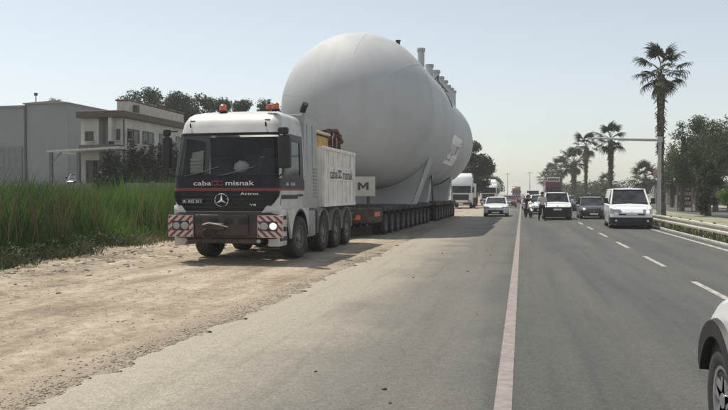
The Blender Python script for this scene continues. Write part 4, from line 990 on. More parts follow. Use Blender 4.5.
car('queue_car', 'silver grey car far back in the lane next to the guardrail', 'car', (4.5, 96, 0), L=4.2, W=1.74, H=1.48, paint='car_grey')
car('red_car', 'dull red car following far behind the white sedan', 'car', (-1.5, 92, 0), L=4.2, W=1.72, H=1.46, paint='car_red')
car('red_car', 'second dull red car still farther behind the white sedan', 'car', (-1.0, 122, 0), L=4.2, W=1.72, H=1.46, paint='car_red')

car('queue_car', 'white car farthest back in the inner lane queue', 'car', (1.0, 108, 0), L=4.2, W=1.74, H=1.5, paint='car_white')
car('queue_car', 'pale car at the end of the visible queue in the inner lane', 'car', (1.6, 124, 0), L=4.2, W=1.74, H=1.55, paint='car_white')
car('queue_car', 'white car in the outer lane just ahead of the burgundy bus', 'car', (4.6, 84, 0), L=4.2, W=1.74, H=1.5, paint='car_white')
# white four wheel drive at the right edge, only its front corner in frame
def near_suv():
    t = thing('suv', 'white sport utility vehicle with black wheel arch cladding cut off by the right edge', 'car', (0, 0, 0))
    # faces +Y; its left flank at x=3.42, front end at y about 5.1
    cx = 3.42 + .93; hub = (3.53, 4.28, .35); W2 = .93
    prof = [(.30, 4.98), (.45, 5.08), (.62, 5.10), (.74, 5.06), (.86, 4.98), (.96, 4.86), (1.02, 4.66)]   # z, front y at the centre line
    def P(s, z, off=0):
        for i in range(len(prof) - 1):
            if z <= prof[i + 1][0]: a, b = prof[i], prof[i + 1]; yf = a[1] + (b[1] - a[1]) * (z - a[0]) / (b[0] - a[0]); break
        else: yf = prof[-1][1]
        w = W2 * (1 if z < .62 else 1 - (z - .62) * .20) + off; yf += off
        r = .42 + off
        if s <= 1: return (cx - s * (w - r), yf + .10 * (1 - s * s) , z)
        if s <= 2: a = (s - 1) * math.pi / 2; return (cx - (w - r) - r * math.sin(a), yf - r + r * math.cos(a), z)
        return (cx - w, yf - r - (s - 2) * 4.0, z)
    def arch(y): 
        d = abs(y - hub[1]); return max(.46 if y > hub[1] else .28, hub[2] + math.sqrt(max(0, .44 ** 2 - d * d)) if d < .44 else .28)
    S_ = [-2 + .25 * k for k in range(0, 0)] + [0, .3, .6, .85, 1, 1.15, 1.3, 1.45, 1.6, 1.75, 1.9, 2] + [2 + .0136 * k for k in range(1, 28)] + [2.4, 2.6, 2.9]
    rows = []
    ztops = [0, .18, .36, .55, .72, .86, .95, 1.0]
    for s in S_:
        y = P(s, .6)[1]; zb = arch(y) if s > 1.5 else .46; zt = 1.02 if y < 4.75 else 1.0
        rows.append([P(s, zb + (zt - zb) * u) for u in ztops] + [(lambda q: (q[0] + (cx - q[0]) * .12, q[1] - .03, zt + .035))(P(s, zt)), (lambda q: (q[0] + (cx - q[0]) * .5, q[1] - .12, zt + .075))(P(s, zt)), (cx, P(s, zt)[1] - .2, zt + .09)])
    full = rows
    MB().grid(full).build('body', M['car_white'], t, ang=40)
    mir = [[(2 * cx - p[0], p[1], p[2]) for p in r_] for r_ in full]
    MB().grid(mir).build('body', M['car_white'], t, ang=40)
    # cladding: bumper corner and arch lip
    b = MB(); ss = [0, .4, .8, 1, 1.2, 1.4, 1.6, 1.7, 1.8]
    b.grid([[P(s, z, o) for s in ss] for z, o in ((.44, -.05), (.46, .004), (.54, .012), (.64, .010), (.65, -.01))]).build('bumper', M['black_plastic'], t, ang=50)
    b = MB(); rws = []
    for k in range(21):
        a = math.pi * (.09 + .97 * k / 20); c, s_ = math.cos(a), math.sin(a)
        q = []
        for r_, xo in ((.415, .12), (.42, -.02), (.53, -.022), (.545, .01)):
            y = hub[1] + r_ * c; z = hub[2] + r_ * s_
            # follow the rounded corner of the body
            yk = 5.10 - .42; dx = 0
            if y > yk: dx = .42 - math.sqrt(max(0, .42 ** 2 - (y - yk) ** 2))
            q.append((cx - W2 + dx + xo, y, z))
        rws.append(q)
    b.grid(rws).build('arch_cladding', M['black_plastic'], t, ang=50)
    MB().box(cx - W2 + .04, cx + W2 - .04, 3.75, 4.70, .50, .80).build('wheel_well', M['interior'], t, smooth=False)
    MB().box(cx - W2 + .30, cx + W2 - .3, .8, 4.9, .25, .6).build('underbody', M['interior'], t, smooth=False)
    w = wheel(t, hub[0] + .02, hub[1], hub[2], .35, .23, 'car', -1)
    wheel(t, 2 * cx - hub[0], hub[1], hub[2], .35, .23, 'car', 1)
    for sg in (-1, 1): wheel(t, cx + sg * .82, 1.65, hub[2], .35, .23, 'car', sg)
    # cabin and rear, outside the frame but there
    MB().hexa([(cx - .86, .45, 1.0), (cx + .86, .45, 1.0), (cx + .86, 3.75, 1.0), (cx - .86, 3.75, 1.0), (cx - .68, .75, 1.66), (cx + .68, .75, 1.66), (cx + .68, 2.95, 1.66), (cx - .68, 2.95, 1.66)]).build('cabin_glass', M['dark_glass'], t, bevel=.03)
    MB().hexa([(cx - .69, .7, 1.63), (cx + .69, .7, 1.63), (cx + .69, 3.0, 1.63), (cx - .69, 3.0, 1.63), (cx - .60, .8, 1.72), (cx + .60, .8, 1.72), (cx + .60, 2.85, 1.72), (cx - .60, 2.85, 1.72)]).build('roof', M['car_white'], t, bevel=.03)
    MB().box(cx - W2, cx + W2, .35, 1.2, .35, 1.05).build('tailgate', M['car_white'], t, bevel=.06, seg=2)
    return t
near_suv().location = (-2.15, 1.06, .02)

# trucks behind the tank
def cab_truck(name, label, loc, W=2.5, H=3.6, paint='car_white', body=None, rz=0.0, wind=(1.75, 2.55)):
    t = thing(name, label, 'truck', loc, rz)
    w = W / 2
    prof = [(0.45, .06), (.7, 0), (1.4, 0), (wind[0], .04), (wind[1], .22), (H - .55, .34), (H - .2, .7), (H, 1.1)]
    rows = []
    for y, z, hw in ((0, 0, 0),): pass
    rings = []
    for z, yf in prof:
        q = w * (1 if z < H - .5 else .94)
        if z >= H - .01: q = w * .86
        rings.append([(-q, yf + .15, z), (-q + .12, yf + .02, z), (0, yf - .04, z), (q - .12, yf + .02, z), (q, yf + .15, z), (q, 2.1, z), (-q, 2.1, z)])
    b = MB().grid(rings, closed=True); b.add(rings[-1], [tuple(range(7))]); b.build('cab', M[paint], t, ang=40)
    MB().hexa([(-w + .14, -.03, wind[0]), (w - .14, -.03, wind[0]), (w - .14, .10, wind[0]), (-w + .14, .10, wind[0]), (-w + .16, .15, wind[1]), (w - .16, .15, wind[1]), (w - .16, .27, wind[1]), (-w + .16, .27, wind[1])]).build('windscreen', M['dark_glass'], t, smooth=False)
    for sg in (-1, 1):
        MB().box(sg * (w - .01), sg * (w + .012), .5, 1.35, wind[0] + .02, wind[1] - .02).build('door_window', M['dark_glass'], t, smooth=False)
        MB().box(sg * (w + .05), sg * (w + .25), -.02, .10, 1.75, 2.45).build('mirror', M['black_plastic'], t, bevel=.03)
        MB().box(sg * (w - .5), sg * (w - .1), -.03, .05, .72, .92).build('headlight', M['lamp_lens'], t, bevel=.01)
    MB().box(-w * .72, w * .72, -.055, .03, .95, 1.6).build('grille', M['black_plastic'], t, bevel=.02)
    MB().box(-w, w, -.08, .35, .42, .68).build('bumper', M['dusty_black'], t, bevel=.04)
    MB().box(-.26, .26, -.10, -.07, .48, .60).build('license_plate', M['text_white'], t)
    MB().box(-.5, .5, 1.5, 8.6, .75, 1.05).build('chassis_frame', M['chassis'], t, smooth=False)
    for y in (1.35, 6.2, 7.5):
        for sg in (-1, 1): wheel(t, sg * (w - .2), y, .5, .5, .3, 'truck', sg)
    if body == 'tanker':
        rg = []
        for y, k in ((2.6, .55), (2.75, .85), (3.1, 1), (8.5, 1), (11.2, .98), (11.8, .8), (12.0, .5)):
            rg.append([(w * .98 * k * math.cos(a), y, 2.55 + 1.32 * k * math.sin(a)) for a in [2 * math.pi * i / 24 for i in range(24)]])
        b = MB().grid(rg, closed=True); b.add(rg[0], [tuple(range(24))]); b.add(rg[-1], [tuple(range(24))]); b.build('tanker_body', M['grey_panel'], t)
        MB().hexa([(-w * .9, .9, H), (w * .9, .9, H), (w * .9, 2.0, H), (-w * .9, 2.0, H), (-w * .75, 1.5, H + .5), (w * .75, 1.5, H + .5), (w * .75, 2.0, H + .5), (-w * .75, 2.0, H + .5)]).build('wind_deflector', M[paint], t, bevel=.05)
    elif body == 'box':
        MB().box(-w, w, 2.4, 8.8, 1.0, H + .1).build('cargo_box', M['grey_panel'], t, bevel=.04)
    elif body == 'ballast':
        MB().box(-w * .98, w * .98, 4.2, 8.6, 1.2, 2.9).build('ballast_box', M['dusty_white'], t, bevel=.03)
        MB().box(-w * .9, w * .9, 2.3, 3.7, 1.2, H).build('tower_housing', M['grey_panel'], t, bevel=.05)
    return t
cab_truck('pusher_truck', 'white truck half hidden directly behind the far end of the tank', (-6.75, 85, 0), H=4.0, body='ballast')
cab_truck('tanker_truck', 'white cab truck with a rounded grey tanker body far down the shoulder', (-4.9, 113, 0), H=3.3, body='tanker', rz=R(-2))
cab_truck('box_truck', 'distant dull red truck with a grey box coming down the road', (-1.7, 235, 0), H=3.7, paint='car_red', body='box')

def burgundy_bus():
    t = thing('bus', 'dark burgundy bus with white destination board seen above the boxy white car', 'bus', (3.9, 98, 0)); t.scale = (.82, 1, 1.12)
    w = 1.2; x = w
    b = MB(); rg = []
    for y, k in ((0, .9), (.12, .98), (.4, 1), (10.6, 1), (10.9, .97)):
        rg.append([(-w * k, y, .4), (-w * k, y, 2.9), (-w * k * .85, y, 3.05), (w * k * .85, y, 3.05), (w * k, y, 2.9), (w * k, y, .4)])
    b.grid(rg, closed=True); b.add(rg[0], [tuple(range(6))]); b.add(rg[-1], [tuple(range(6))]); b.build('body', M['burgundy'], t, ang=40)
    MB().box(-w * .86, w * .86, -.03, .02, 1.45, 2.25).build('windscreen', M['dark_glass'], t, bevel=.02)
    bo = MB().box(-w * .80, w * .80, -.04, .6, 2.82, 3.36).build('destination_board', M['plaster'], t, bevel=.04)
    for k in range(5): MB().box(-.85 + .34 * k, -.60 + .34 * k, -.05, -.038, 2.96, 3.20).build('board_lettering', M['text_dark'], bo, smooth=False)
    for sg in (-1, 1):
        MB().box(sg * .65, sg * 1.05, -.03, .03, .68, .86).build('headlight', M['lamp_lens'], t)
        for y in (2.2, 7.8): wheel(t, sg * 1.06, y, .48, .48, .28, 'truck', sg)
        for k in range(6): MB().box(sg * (w - .01), sg * (w + .01), 1.0 + 1.55 * k, 2.4 + 1.55 * k, 1.4, 2.4).build('window', M['dark_glass'], t, smooth=False)
    MB().box(-w * .95, w * .95, -.08, .2, .35, .6).build('bumper', M['dusty_black'], t, bevel=.04)
burgundy_bus()

# ------------------------------------------------------------------ people and motorcycle
def skin_mesh(name, J, E, rad, m, parent, root, sub=2):
    names = list(J); me = bpy.data.meshes.new(name); me.from_pydata([J[n] for n in names], [(names.index(a), names.index(b)) for a, b in E], [])
    o = bpy.data.objects.new(name, me); C.objects.link(o)
    sk = o.modifiers.new('s', 'SKIN'); sk.use_smooth_shade = True
    for i, n in enumerate(names):
        d = me.skin_vertices[0].data[i]; r_ = rad[n]; d.radius = r_ if isinstance(r_, tuple) else (r_, r_); d.use_root = (n == root)
    ss = o.modifiers.new('u', 'SUBSURF'); ss.levels = sub; ss.render_levels = sub
    bpy.context.view_layer.update()
    me2 = bpy.data.meshes.new_from_object(o.evaluated_get(bpy.context.evaluated_depsgraph_get())); bpy.data.objects.remove(o)
    me2.materials.clear(); me2.materials.append(m); me2.polygons.foreach_set('use_smooth', [True] * len(me2.polygons))
    return link(name, me2, parent)
def person(name, label, loc, rz, pose, shirt, trousers, helmet=None, carry=None):
    t = thing(name, label, 'person', loc, rz)
    J = dict(pose)
    rad = dict(pelvis=(.15, .11), waist=(.13, .10), chest=(.165, .115), neck=.052, head0=.085, head1=.098, head2=.07)
    for s in 'lr':
        rad.update({'sh' + s: .065, 'el' + s: .042, 'wr' + s: .028, 'ha' + s: (.040, .018), 'hip' + s: .095, 'kn' + s: .062, 'an' + s: .042, 'to' + s: (.042, .03)})
    E = [('pelvis', 'waist'), ('waist', 'chest'), ('chest', 'neck'), ('neck', 'head0'), ('head0', 'head1'), ('head1', 'head2')]
    for s in 'lr': E += [('chest', 'sh' + s), ('sh' + s, 'el' + s), ('el' + s, 'wr' + s), ('wr' + s, 'ha' + s), ('pelvis', 'hip' + s), ('hip' + s, 'kn' + s), ('kn' + s, 'an' + s), ('an' + s, 'to' + s)]
    skin_mesh('body', J, E, rad, M['skin'], t, 'pelvis')
    for s in 'lr':      # fingers
        wv = Vector(J['ha' + s]); d = (wv - Vector(J['wr' + s])).normalized(); side = d.cross(Vector((0, 1, 0))); side = side.normalized() if side.length > .1 else Vector((1, 0, 0))
        fb = MB()
        for k, ln in enumerate((.068, .078, .072, .056)):
            p = wv + side * (.027 - .018 * k) - d * .01; fb.tube([p, p + d * ln * .55, p + d * ln + Vector((0, -.018, 0))], [.0095, .0085, .006], 6)
        p = wv + side * .034 - d * .045; fb.tube([p, p + side * .025 + d * .025, p + side * .03 + d * .055], [.011, .0095, .007], 6)
        fb.build('fingers', M['skin'], t)
    def sub(name, keys, edges, grow, m):
        skin_mesh(name, {k: J[k] for k in keys}, edges, {k: (tuple(v + grow for v in rad[k]) if isinstance(rad[k], tuple) else rad[k] + grow) for k in keys}, m, t, keys[0])
    sk = ['waist', 'chest', 'pelvis', 'shl', 'ell', 'wrl', 'shr', 'elr', 'wrr']
    J2 = J
    sub('shirt', sk, [('pelvis', 'waist'), ('waist', 'chest'), ('chest', 'shl'), ('shl', 'ell'), ('ell', 'wrl'), ('chest', 'shr'), ('shr', 'elr'), ('elr', 'wrr')], .02, M[shirt])
    sub('trousers', ['pelvis', 'hipl', 'knl', 'anl', 'hipr', 'knr', 'anr'], [('pelvis', 'hipl'), ('hipl', 'knl'), ('knl', 'anl'), ('pelvis', 'hipr'), ('hipr', 'knr'), ('knr', 'anr')], .022, M[trousers])
    for s in 'lr':
        a, b = Vector(J['an' + s]), Vector(J['to' + s]); MB().tube([a + Vector((0, .05, -.045)), a + Vector((0, 0, -.03)), b + Vector((0, -.03, -.01))], [.045, .058, .042], 10).build('shoe', M['black_plastic'], t)
    h = Vector(J['head1'])
    # face
    f = MB(); f.tube([h + Vector((0, -.088, .005)), h + Vector((0, -.118, -.03)), h + Vector((0, -.095, -.04))], [.010, .016, .010], 6); f.build('nose', M['skin'], t)
    for sx in (-1, 1):
        MB().lathe([(-.012, .001), (-.008, .011), (.006, .013), (.012, .001)], 10, 'y', (h.x + sx * .034, h.y - .088, h.z + .012)).build('eye', M['hair'], t)
        MB().box(h.x + sx * .090, h.x + sx * .108, h.y - .02, h.y + .02, h.z - .03, h.z + .03).build('ear', M['skin'], t, bevel=.008)
    MB().box(h.x - .026, h.x + .026, h.y - .098, h.y - .085, h.z - .062, h.z - .052).build('mouth', M['text_red'], t, bevel=.003)
    def cap(r, m, nm, z0=-.2, ov=0):
        rg = []
        for i in range(8):
            th = (.0 + i / 7 * (1.75 + ov)); rg.append([(h.x + r * math.sin(th) * math.cos(a), h.y + .015 + r * 1.1 * math.sin(th) * math.sin(a), h.z + .03 + r * 1.08 * math.cos(th)) for a in [2 * math.pi * k / 16 for k in range(16)]])
        MB().grid(rg, closed=True).build(nm, m, t)
    if helmet: cap(.135, M[helmet], 'helmet', ov=.15); MB().box(h.x - .10, h.x + .10, h.y - .148, h.y - .125, h.z - .03, h.z + .05).build('visor', M['dark_glass'], t, bevel=.02)
    else: cap(.108, M['hair'], 'hair')
    return t
walk = dict(pelvis=(0, 0, .95), waist=(0, -.01, 1.13), chest=(0, -.02, 1.36), neck=(0, -.02, 1.52), head0=(0, -.03, 1.59), head1=(0, -.045, 1.67), head2=(0, -.03, 1.74),
            shl=(.19, -.02, 1.43), ell=(.26, .10, 1.17), wrl=(.27, .04, .93), hal=(.27, .02, .85), shr=(-.19, -.02, 1.43), elr=(-.26, -.02, 1.16), wrr=(-.22, -.22, 1.02), har=(-.20, -.29, 1.0),
            hipl=(.09, 0, .90), knl=(.12, -.20, .52), anl=(.13, -.30, .10), tol=(.14, -.44, .05), hipr=(-.09, 0, .90), knr=(-.12, .06, .50), anr=(-.14, .34, .13), tor=(-.15, .24, .05))
person('person', 'man in white shirt and dark trousers walking beside the boxy white car', (1.22, 47.6, .03), R(8), walk, 'cloth_white', 'cloth_black')
ride = dict(pelvis=(0, .30, .86), waist=(0, .26, 1.02), chest=(0, .14, 1.24), neck=(0, .08, 1.38), head0=(0, .05, 1.45), head1=(0, .03, 1.53), head2=(0, .04, 1.60),
            shl=(.19, .12, 1.30), ell=(.33, -.06, 1.10), wrl=(.30, -.28, 1.02), hal=(.29, -.34, 1.02), shr=(-.19, .12, 1.30), elr=(-.33, -.06, 1.10), wrr=(-.30, -.28, 1.02), har=(-.29, -.34, 1.02),
            hipl=(.10, .26, .82), knl=(.24, -.12, .62), anl=(.22, .10, .28), tol=(.23, -.04, .24), hipr=(-.10, .26, .82), knr=(-.24, -.12, .62), anr=(-.22, .10, .28), tor=(-.23, -.04, .24))
def motorcycle(loc, rz):
    t = thing('motorcycle', 'dark motorcycle with white front fairing beside the solid edge line', 'motorcycle', loc, rz)
    for y in (-.68, .66):
        b = MB().lathe([(-.05, .25), (-.055, .29), (0, .31), (.055, .29), (.05, .25), (.03, .24), (-.03, .24)], 28, 'x', closed=True); ty = b.mesh('tyre', M['rubber'])
        r_ = MB().lathe([(-.03, .245), (.03, .245), (.03, .225), (-.03, .225)], 28, 'x', closed=True)
        for k in range(5): a = 2 * math.pi * k / 5; r_.tube([(0, .04 * math.cos(a), .04 * math.sin(a)), (0, .23 * math.cos(a), .23 * math.sin(a))], .014, 5)
        r_.tube([(-.06, 0, 0), (.06, 0, 0)], .04, 10)
        wo = r_.build('wheel', M['dusty_black'], t, loc=(0, y, .31)); link('tyre', ty, wo)
    for sg in (-1, 1): MB().tube([(sg * .08, -.68, .31), (sg * .08, -.50, .75), (sg * .07, -.44, .95)], .022, 6).build('fork', M['chrome'], t)
    MB().tube([(0, -.45, .92), (0, -.10, .55), (0, .25, .42), (0, .40, .60), (0, .75, .82)], [.04, .05, .05, .04, .03], 8).build('frame', M['black_plastic'], t)
    MB().hexa([(-.13, -.22, .32), (.13, -.22, .32), (.13, .22, .30), (-.13, .22, .30), (-.11, -.20, .62), (.11, -.20, .62), (.10, .20, .58), (-.10, .20, .58)]).build('engine', M['chassis'], t, bevel=.03)
    MB().hexa([(-.12, -.32, .70), (.12, -.32, .70), (.09, .16, .68), (-.09, .16, .68), (-.10, -.26, .90), (.10, -.26, .90), (.07, .12, .80), (-.07, .12, .80)]).build('fuel_tank', M['black_paint'], t, bevel=.04, seg=2)
    MB().hexa([(-.11, .12, .70), (.11, .12, .70), (.09, .90, .80), (-.09, .90, .80), (-.12, .12, .78), (.12, .12, .78), (.10, .90, .90), (-.10, .90, .90)]).build('seat', M['rubber'], t, bevel=.03)
    MB().tube([(-.33, -.33, 1.02), (-.15, -.40, 1.0), (0, -.44, .96), (.15, -.40, 1.0), (.33, -.33, 1.02)], .016, 6).build('handlebar', M['black_plastic'], t)
    MB().hexa([(-.12, -.66, .66), (.12, -.66, .66), (.16, -.42, .68), (-.16, -.42, .68), (-.10, -.60, 1.06), (.10, -.60, 1.06), (.12, -.44, 1.14), (-.12, -.44, 1.14)]).build('fairing', M['car_white'], t, bevel=.04, seg=2)
    MB().lathe([(-.70, .001), (-.69, .06), (-.64, .085)], 16, 'y', (0, 0, .84)).build('headlight', M['lamp_on'], t)
    fb = MB(); rws = []
    for k in range(9): a = math.pi * (.15 + .6 * k / 8); rws.append([(-.06, -.68 + .34 * math.cos(a) * -1, .31 + .34 * math.sin(a)), (.06, -.68 - .34 * math.cos(a), .31 + .34 * math.sin(a))])
    fb.grid(rws).build('mudguard', M['car_white'], t)
    for sg in (-1, 1): MB().tube([(sg * .2, -.40, 1.0), (sg * .30, -.42, 1.16)], .01, 5).build('mirror_arm', M['black_plastic'], t); MB().box(sg * .26, sg * .38, -.44, -.41, 1.14, 1.23).build('mirror', M['black_plastic'], t, bevel=.01)
    MB().tube([(-.14, .0, .30), (-.16, .5, .32), (-.17, .85, .40)], .045, 8).build('exhaust', M['chrome'], t)
    return t
motorcycle((.42, 54.0, .03), R(14))
person('person', 'motorcyclist in black clothing and white helmet riding up the solid edge line', (.42, 54.0, .03), R(14), ride, 'cloth_black', 'cloth_navy', helmet='cloth_white')

# ------------------------------------------------------------------ guardrail, lamp post, petrol sign, poles
def guardrail():
    t = thing('guardrail', 'steel guardrail on short posts along the right side of the road', 'guardrail', (6.72, 18, 0))
    w = [(0, .62), (-.035, .66), (-.08, .64), (-.085, .58), (-.02, .52), (-.02, .49), (-.085, .43), (-.08, .37), (-.035, .35), (0, .39)]
    b = MB(); b.grid([[(x, y, z) for x, z in w] for y in (.0, 3.99)] ); b.add([(x + .006, y, z) for y in (0, 3.99) for x, z in w], [(i, i + 1, i + 11, i + 10) for i in range(9)])
    rail = b.mesh('rail', M['galv'], ang=30, fix=False)
    p = MB(); p.box(.06, .075, -.05, .05, .0, .64); p.box(.0, .075, -.055, -.045, .0, .64); p.box(.0, .075, .045, .055, .0, .64)
    post = p.mesh('post', M['post_steel'], smooth=False)
    sp = MB().box(-.02, .05, -.06, .06, .42, .60).mesh('spacer', M['galv'], smooth=False)
    for k in range(26):
        link('rail', rail, t, (-.02, 4 * k, .0)); 
    for k in range(52): po = link('post', post, t, (.02, 2 * k + 1, .05)); link('spacer', sp, po, (0, 0, -.05))
guardrail()
def gantry():
    t = thing('camera_pole', 'grey steel pole with a long horizontal arm reaching left over the road', 'pole', (9.4, 55.6, 0))
    MB().tube([(0, 0, .05), (.0, 0, 2.5), (0.02, 0, 5.65)], [.13, .12, .10], 14).build('post', M['pole_grey'], t)
    MB().tube([(.05, 0, 5.45), (-2, 0, 5.52), (-4.5, 0, 5.66)], [.10, .085, .06], 12).build('arm', M['pole_grey'], t)
    MB().box(-.25, .25, -.25, .25, .0, .12).build('base_plate', M['concrete'], t, bevel=.02)
    MB().box(-.16, .18, -.2, .2, 5.30, 5.66).build('junction_box', M['pole_grey'], t, bevel=.02)
    MB().box(-4.85, -4.35, -.16, .16, 5.56, 5.68).build('lamp_head', M['pole_grey'], t, bevel=.03)
gantry()
def fuel_totem():
    t = thing('price_sign', 'tall dark red and white petrol station price sign among the trees', 'sign', (15.5, 77.9, 0), R(-6)); t.scale = (.42, .42, .62)
    for x in (-1.55, 1.55): MB().box(x - .14, x + .14, -.14, .14, 0, 6.2).build('post', M['car_grey'], t, bevel=.02)
    MB().box(-1.4, 1.4, -.12, .12, .6, 5.9).build('panel', M['red_sign'], t, bevel=.03)
    for k in range(5):
        p = MB().box(-1.25, 1.25, -.16, -.10, 1.0 + k * .75, 1.42 + k * .75).build('price_row', M['red_sign' if k % 2 else 'plaster'], t, bevel=.01)
        for q in range(4): MB().box(-.9 + q * .5, -.6 + q * .5, -.175, -.155, 1.09 + k * .75, 1.33 + k * .75).build('digit', M['text_dark'] if k % 2 == 0 else M['text_white'], p, smooth=False)
    MB().lathe([(-.2, .001), (-.2, .95), (-.1, 1.05), (.1, 1.05), (.2, .95), (.2, .001)], 28, 'y', (0, 0, 6.6)).build('round_sign', M['grey_panel'], t)
    MB().lathe([(-.215, .001), (-.215, .55), (-.2, .56)], 24, 'y', (0, 0, 6.6)).build('round_emblem', M['red_sign'], t)
fuel_totem()
def station():
    t = thing('petrol_station', 'low petrol station with dark red canopy behind the roadside trees', 'building', (29, 118, 0), R(-3))
    MB().box(-9, 9, -6, 8, 4.4, 5.4).build('canopy', M['red_sign'], t, bevel=.05)
    MB().box(-9.03, 9.03, -6.03, -5.98, 4.65, 5.1).build('canopy_band', M['plaster'], t, smooth=False)
    for x in (-7, 0, 7):
        for y in (-4, 6): MB().box(x - .3, x + .3, y - .3, y + .3, 0, 4.4).build('column', M['plaster'], t, bevel=.03)
        MB().box(x - .5, x + .5, -2.3, -1.5, .2, 2.0).build('fuel_pump', M['red_sign'], t, bevel=.05)
    k = MB().box(-8, 10, 10, 18, 0, 3.6).build('wall', M['plaster_grey'], t, smooth=False)
    for x in (-6, -2, 2, 6): f = MB().box(x - 1.3, x + 1.3, 9.93, 10.0, .8, 2.8).build('window', M['frame_dark'], t, smooth=False); MB().box(x - 1.2, x + 1.2, 9.91, 9.93, .9, 2.7).build('pane', M['dark_glass'], f, smooth=False)
station()
def utility_pole(x, y, h, label):
    t = thing('utility_pole', label, 'pole', (x, y, 0), 0, 'utility poles in the haze')
    MB().tube([(0, 0, 0), (0, 0, h)], [.17, .10], 8).build('post', M['bark'], t)
    MB().box(-1.0, 1.0, -.06, .06, h - .7, h - .55).build('crossarm', M['bark'], t)
    for q in (-.85, 0, .85): MB().tube([(q, 0, h - .55), (q, 0, h - .3)], .05, 6).build('insulator', M['plaster'], t)
utility_pole(3.2, 330, 11, 'thin utility pole far down the road, on the right side in the haze')
utility_pole(-6.5, 350, 11, 'thin utility pole far away to the left of the road in the haze')

# ------------------------------------------------------------------ buildings left
def window(parent, axis, a, c, z0, z1, w, depth=.10, plane=0.0, mull=1):
    """window on a wall plane. axis 'y': wall faces -Y at y=plane, centred x=a; axis 'x': wall faces +X at x=plane, centred y=a"""
    def bx(b, u0, u1, d0, d1, z0, z1):
        if axis == 'y': b.box(u0, u1, plane - d1, plane - d0, z0, z1)
        else: b.box(plane + d0, plane + d1, u0, u1, z0, z1)
        return b
    f = MB(); h = w / 2; t = .09
    bx(f, a - h, a - h + t, -.02, .05, z0, z1); bx(f, a + h - t, a + h, -.02, .05, z0, z1); bx(f, a - h + t, a + h - t, -.02, .05, z0, z0 + t); bx(f, a - h + t, a + h - t, -.02, .05, z1 - t, z1)
    for k in range(mull): q = a - h + w * (k + 1) / (mull + 1); bx(f, q - .03, q + .03, -.02, .04, z0 + t, z1 - t)
    o = f.build('window', M['frame_dark'], parent, smooth=False)
    bx(MB(), a - h + t, a + h - t, .0, .012, z0 + t, z1 - t).build('pane', M['dark_glass'], o, smooth=False)
    bx(MB(), a - h - .1, a + h + .1, 0, .14, z0 - .1, z0 - .01).build('sill', M['plaster'], o, smooth=False)
def office():
    # +X face along the road, -Y face towards the camera
    t = thing('office_building', 'pale two storey office building with brown roof band behind the cypresses', 'building', (-31.4, 55.0, 0))
    L = 22; Wd = 3.7
    b = MB()
    b.box(-Wd, -2.1, 0, 4, 0, 7.8); b.box(-2.1, -.75, 1.0, 4, 0, 7.8); b.box(-.75, 0, 0, L, 0, 7.8); b.box(-Wd, -.75, 4, L, 0, 7.8)
    b.build('wall', M['plaster'], t, smooth=False)
    MB().box(-1.0, -.70, -.45, -.05, 5.9, 7.8).build('column', M['plaster'], t, smooth=False)
    MB().box(-Wd - .1, .40, -.6, L + .4, 7.8, 8.35).build('roof_band', M['fascia'], t, bevel=.04)
    MB().hexa([(-1.4, 1.6, 8.36), (-.4, 1.6, 8.36), (-.4, 12, 8.36), (-1.4, 12, 8.36), (-1.4, 1.6, 9.35), (-.4, 1.6, 9.35), (-.4, 12, 9.25), (-1.4, 12, 9.25)]).build('roof_parapet', M['cream_roof'], t, smooth=False)
    MB().box(-1.5, -.38, 1.5, 12.1, 9.36, 9.48).build('parapet_cap', M['red_sign'], t, smooth=False)
    MB().box(-.36, -.05, 2.4, 2.9, 8.36, 9.1).build('chimney', M['fascia'], t, bevel=.02)
    MB().box(-3.3, .1, -1.0, -.02, 5.25, 5.60).build('balcony', M['fascia'], t, bevel=.02)
    window(t, 'y', -2.95, 0, 5.95, 6.75, .75, plane=0, mull=0)
    window(t, 'y', -1.42, 0, 5.65, 7.1, .75, plane=1.0)
    window(t, 'y', -.36, 0, 6.0, 6.9, .34, plane=0, mull=0)
    for y in (1.7, 4.2, 7.2, 10.4, 13.6): window(t, 'x', y, 0, 5.85, 7.0, 1.9, plane=0)
    for y in (5.7, 8.9): MB().box(.0, .38, y, y + .9, 5.0, 5.6).build('air_conditioner', M['plaster'], t, bevel=.02)
    for y in (3, 8, 13): window(t, 'x', y, 0, 1.4, 3.0, 2.3, plane=0)
    window(t, 'y', -2.6, 0, 2.1, 4.4, 1.3, plane=0)
    MB().box(.0, .3, 1.0, 1.06, 6.2, 6.8).build('sign_bracket', M['frame_dark'], t, smooth=False)
    MB().tube([(.06, .15, .1), (.06, .15, 7.7)], .05, 6).build('downpipe', M['fascia'], t)
office()
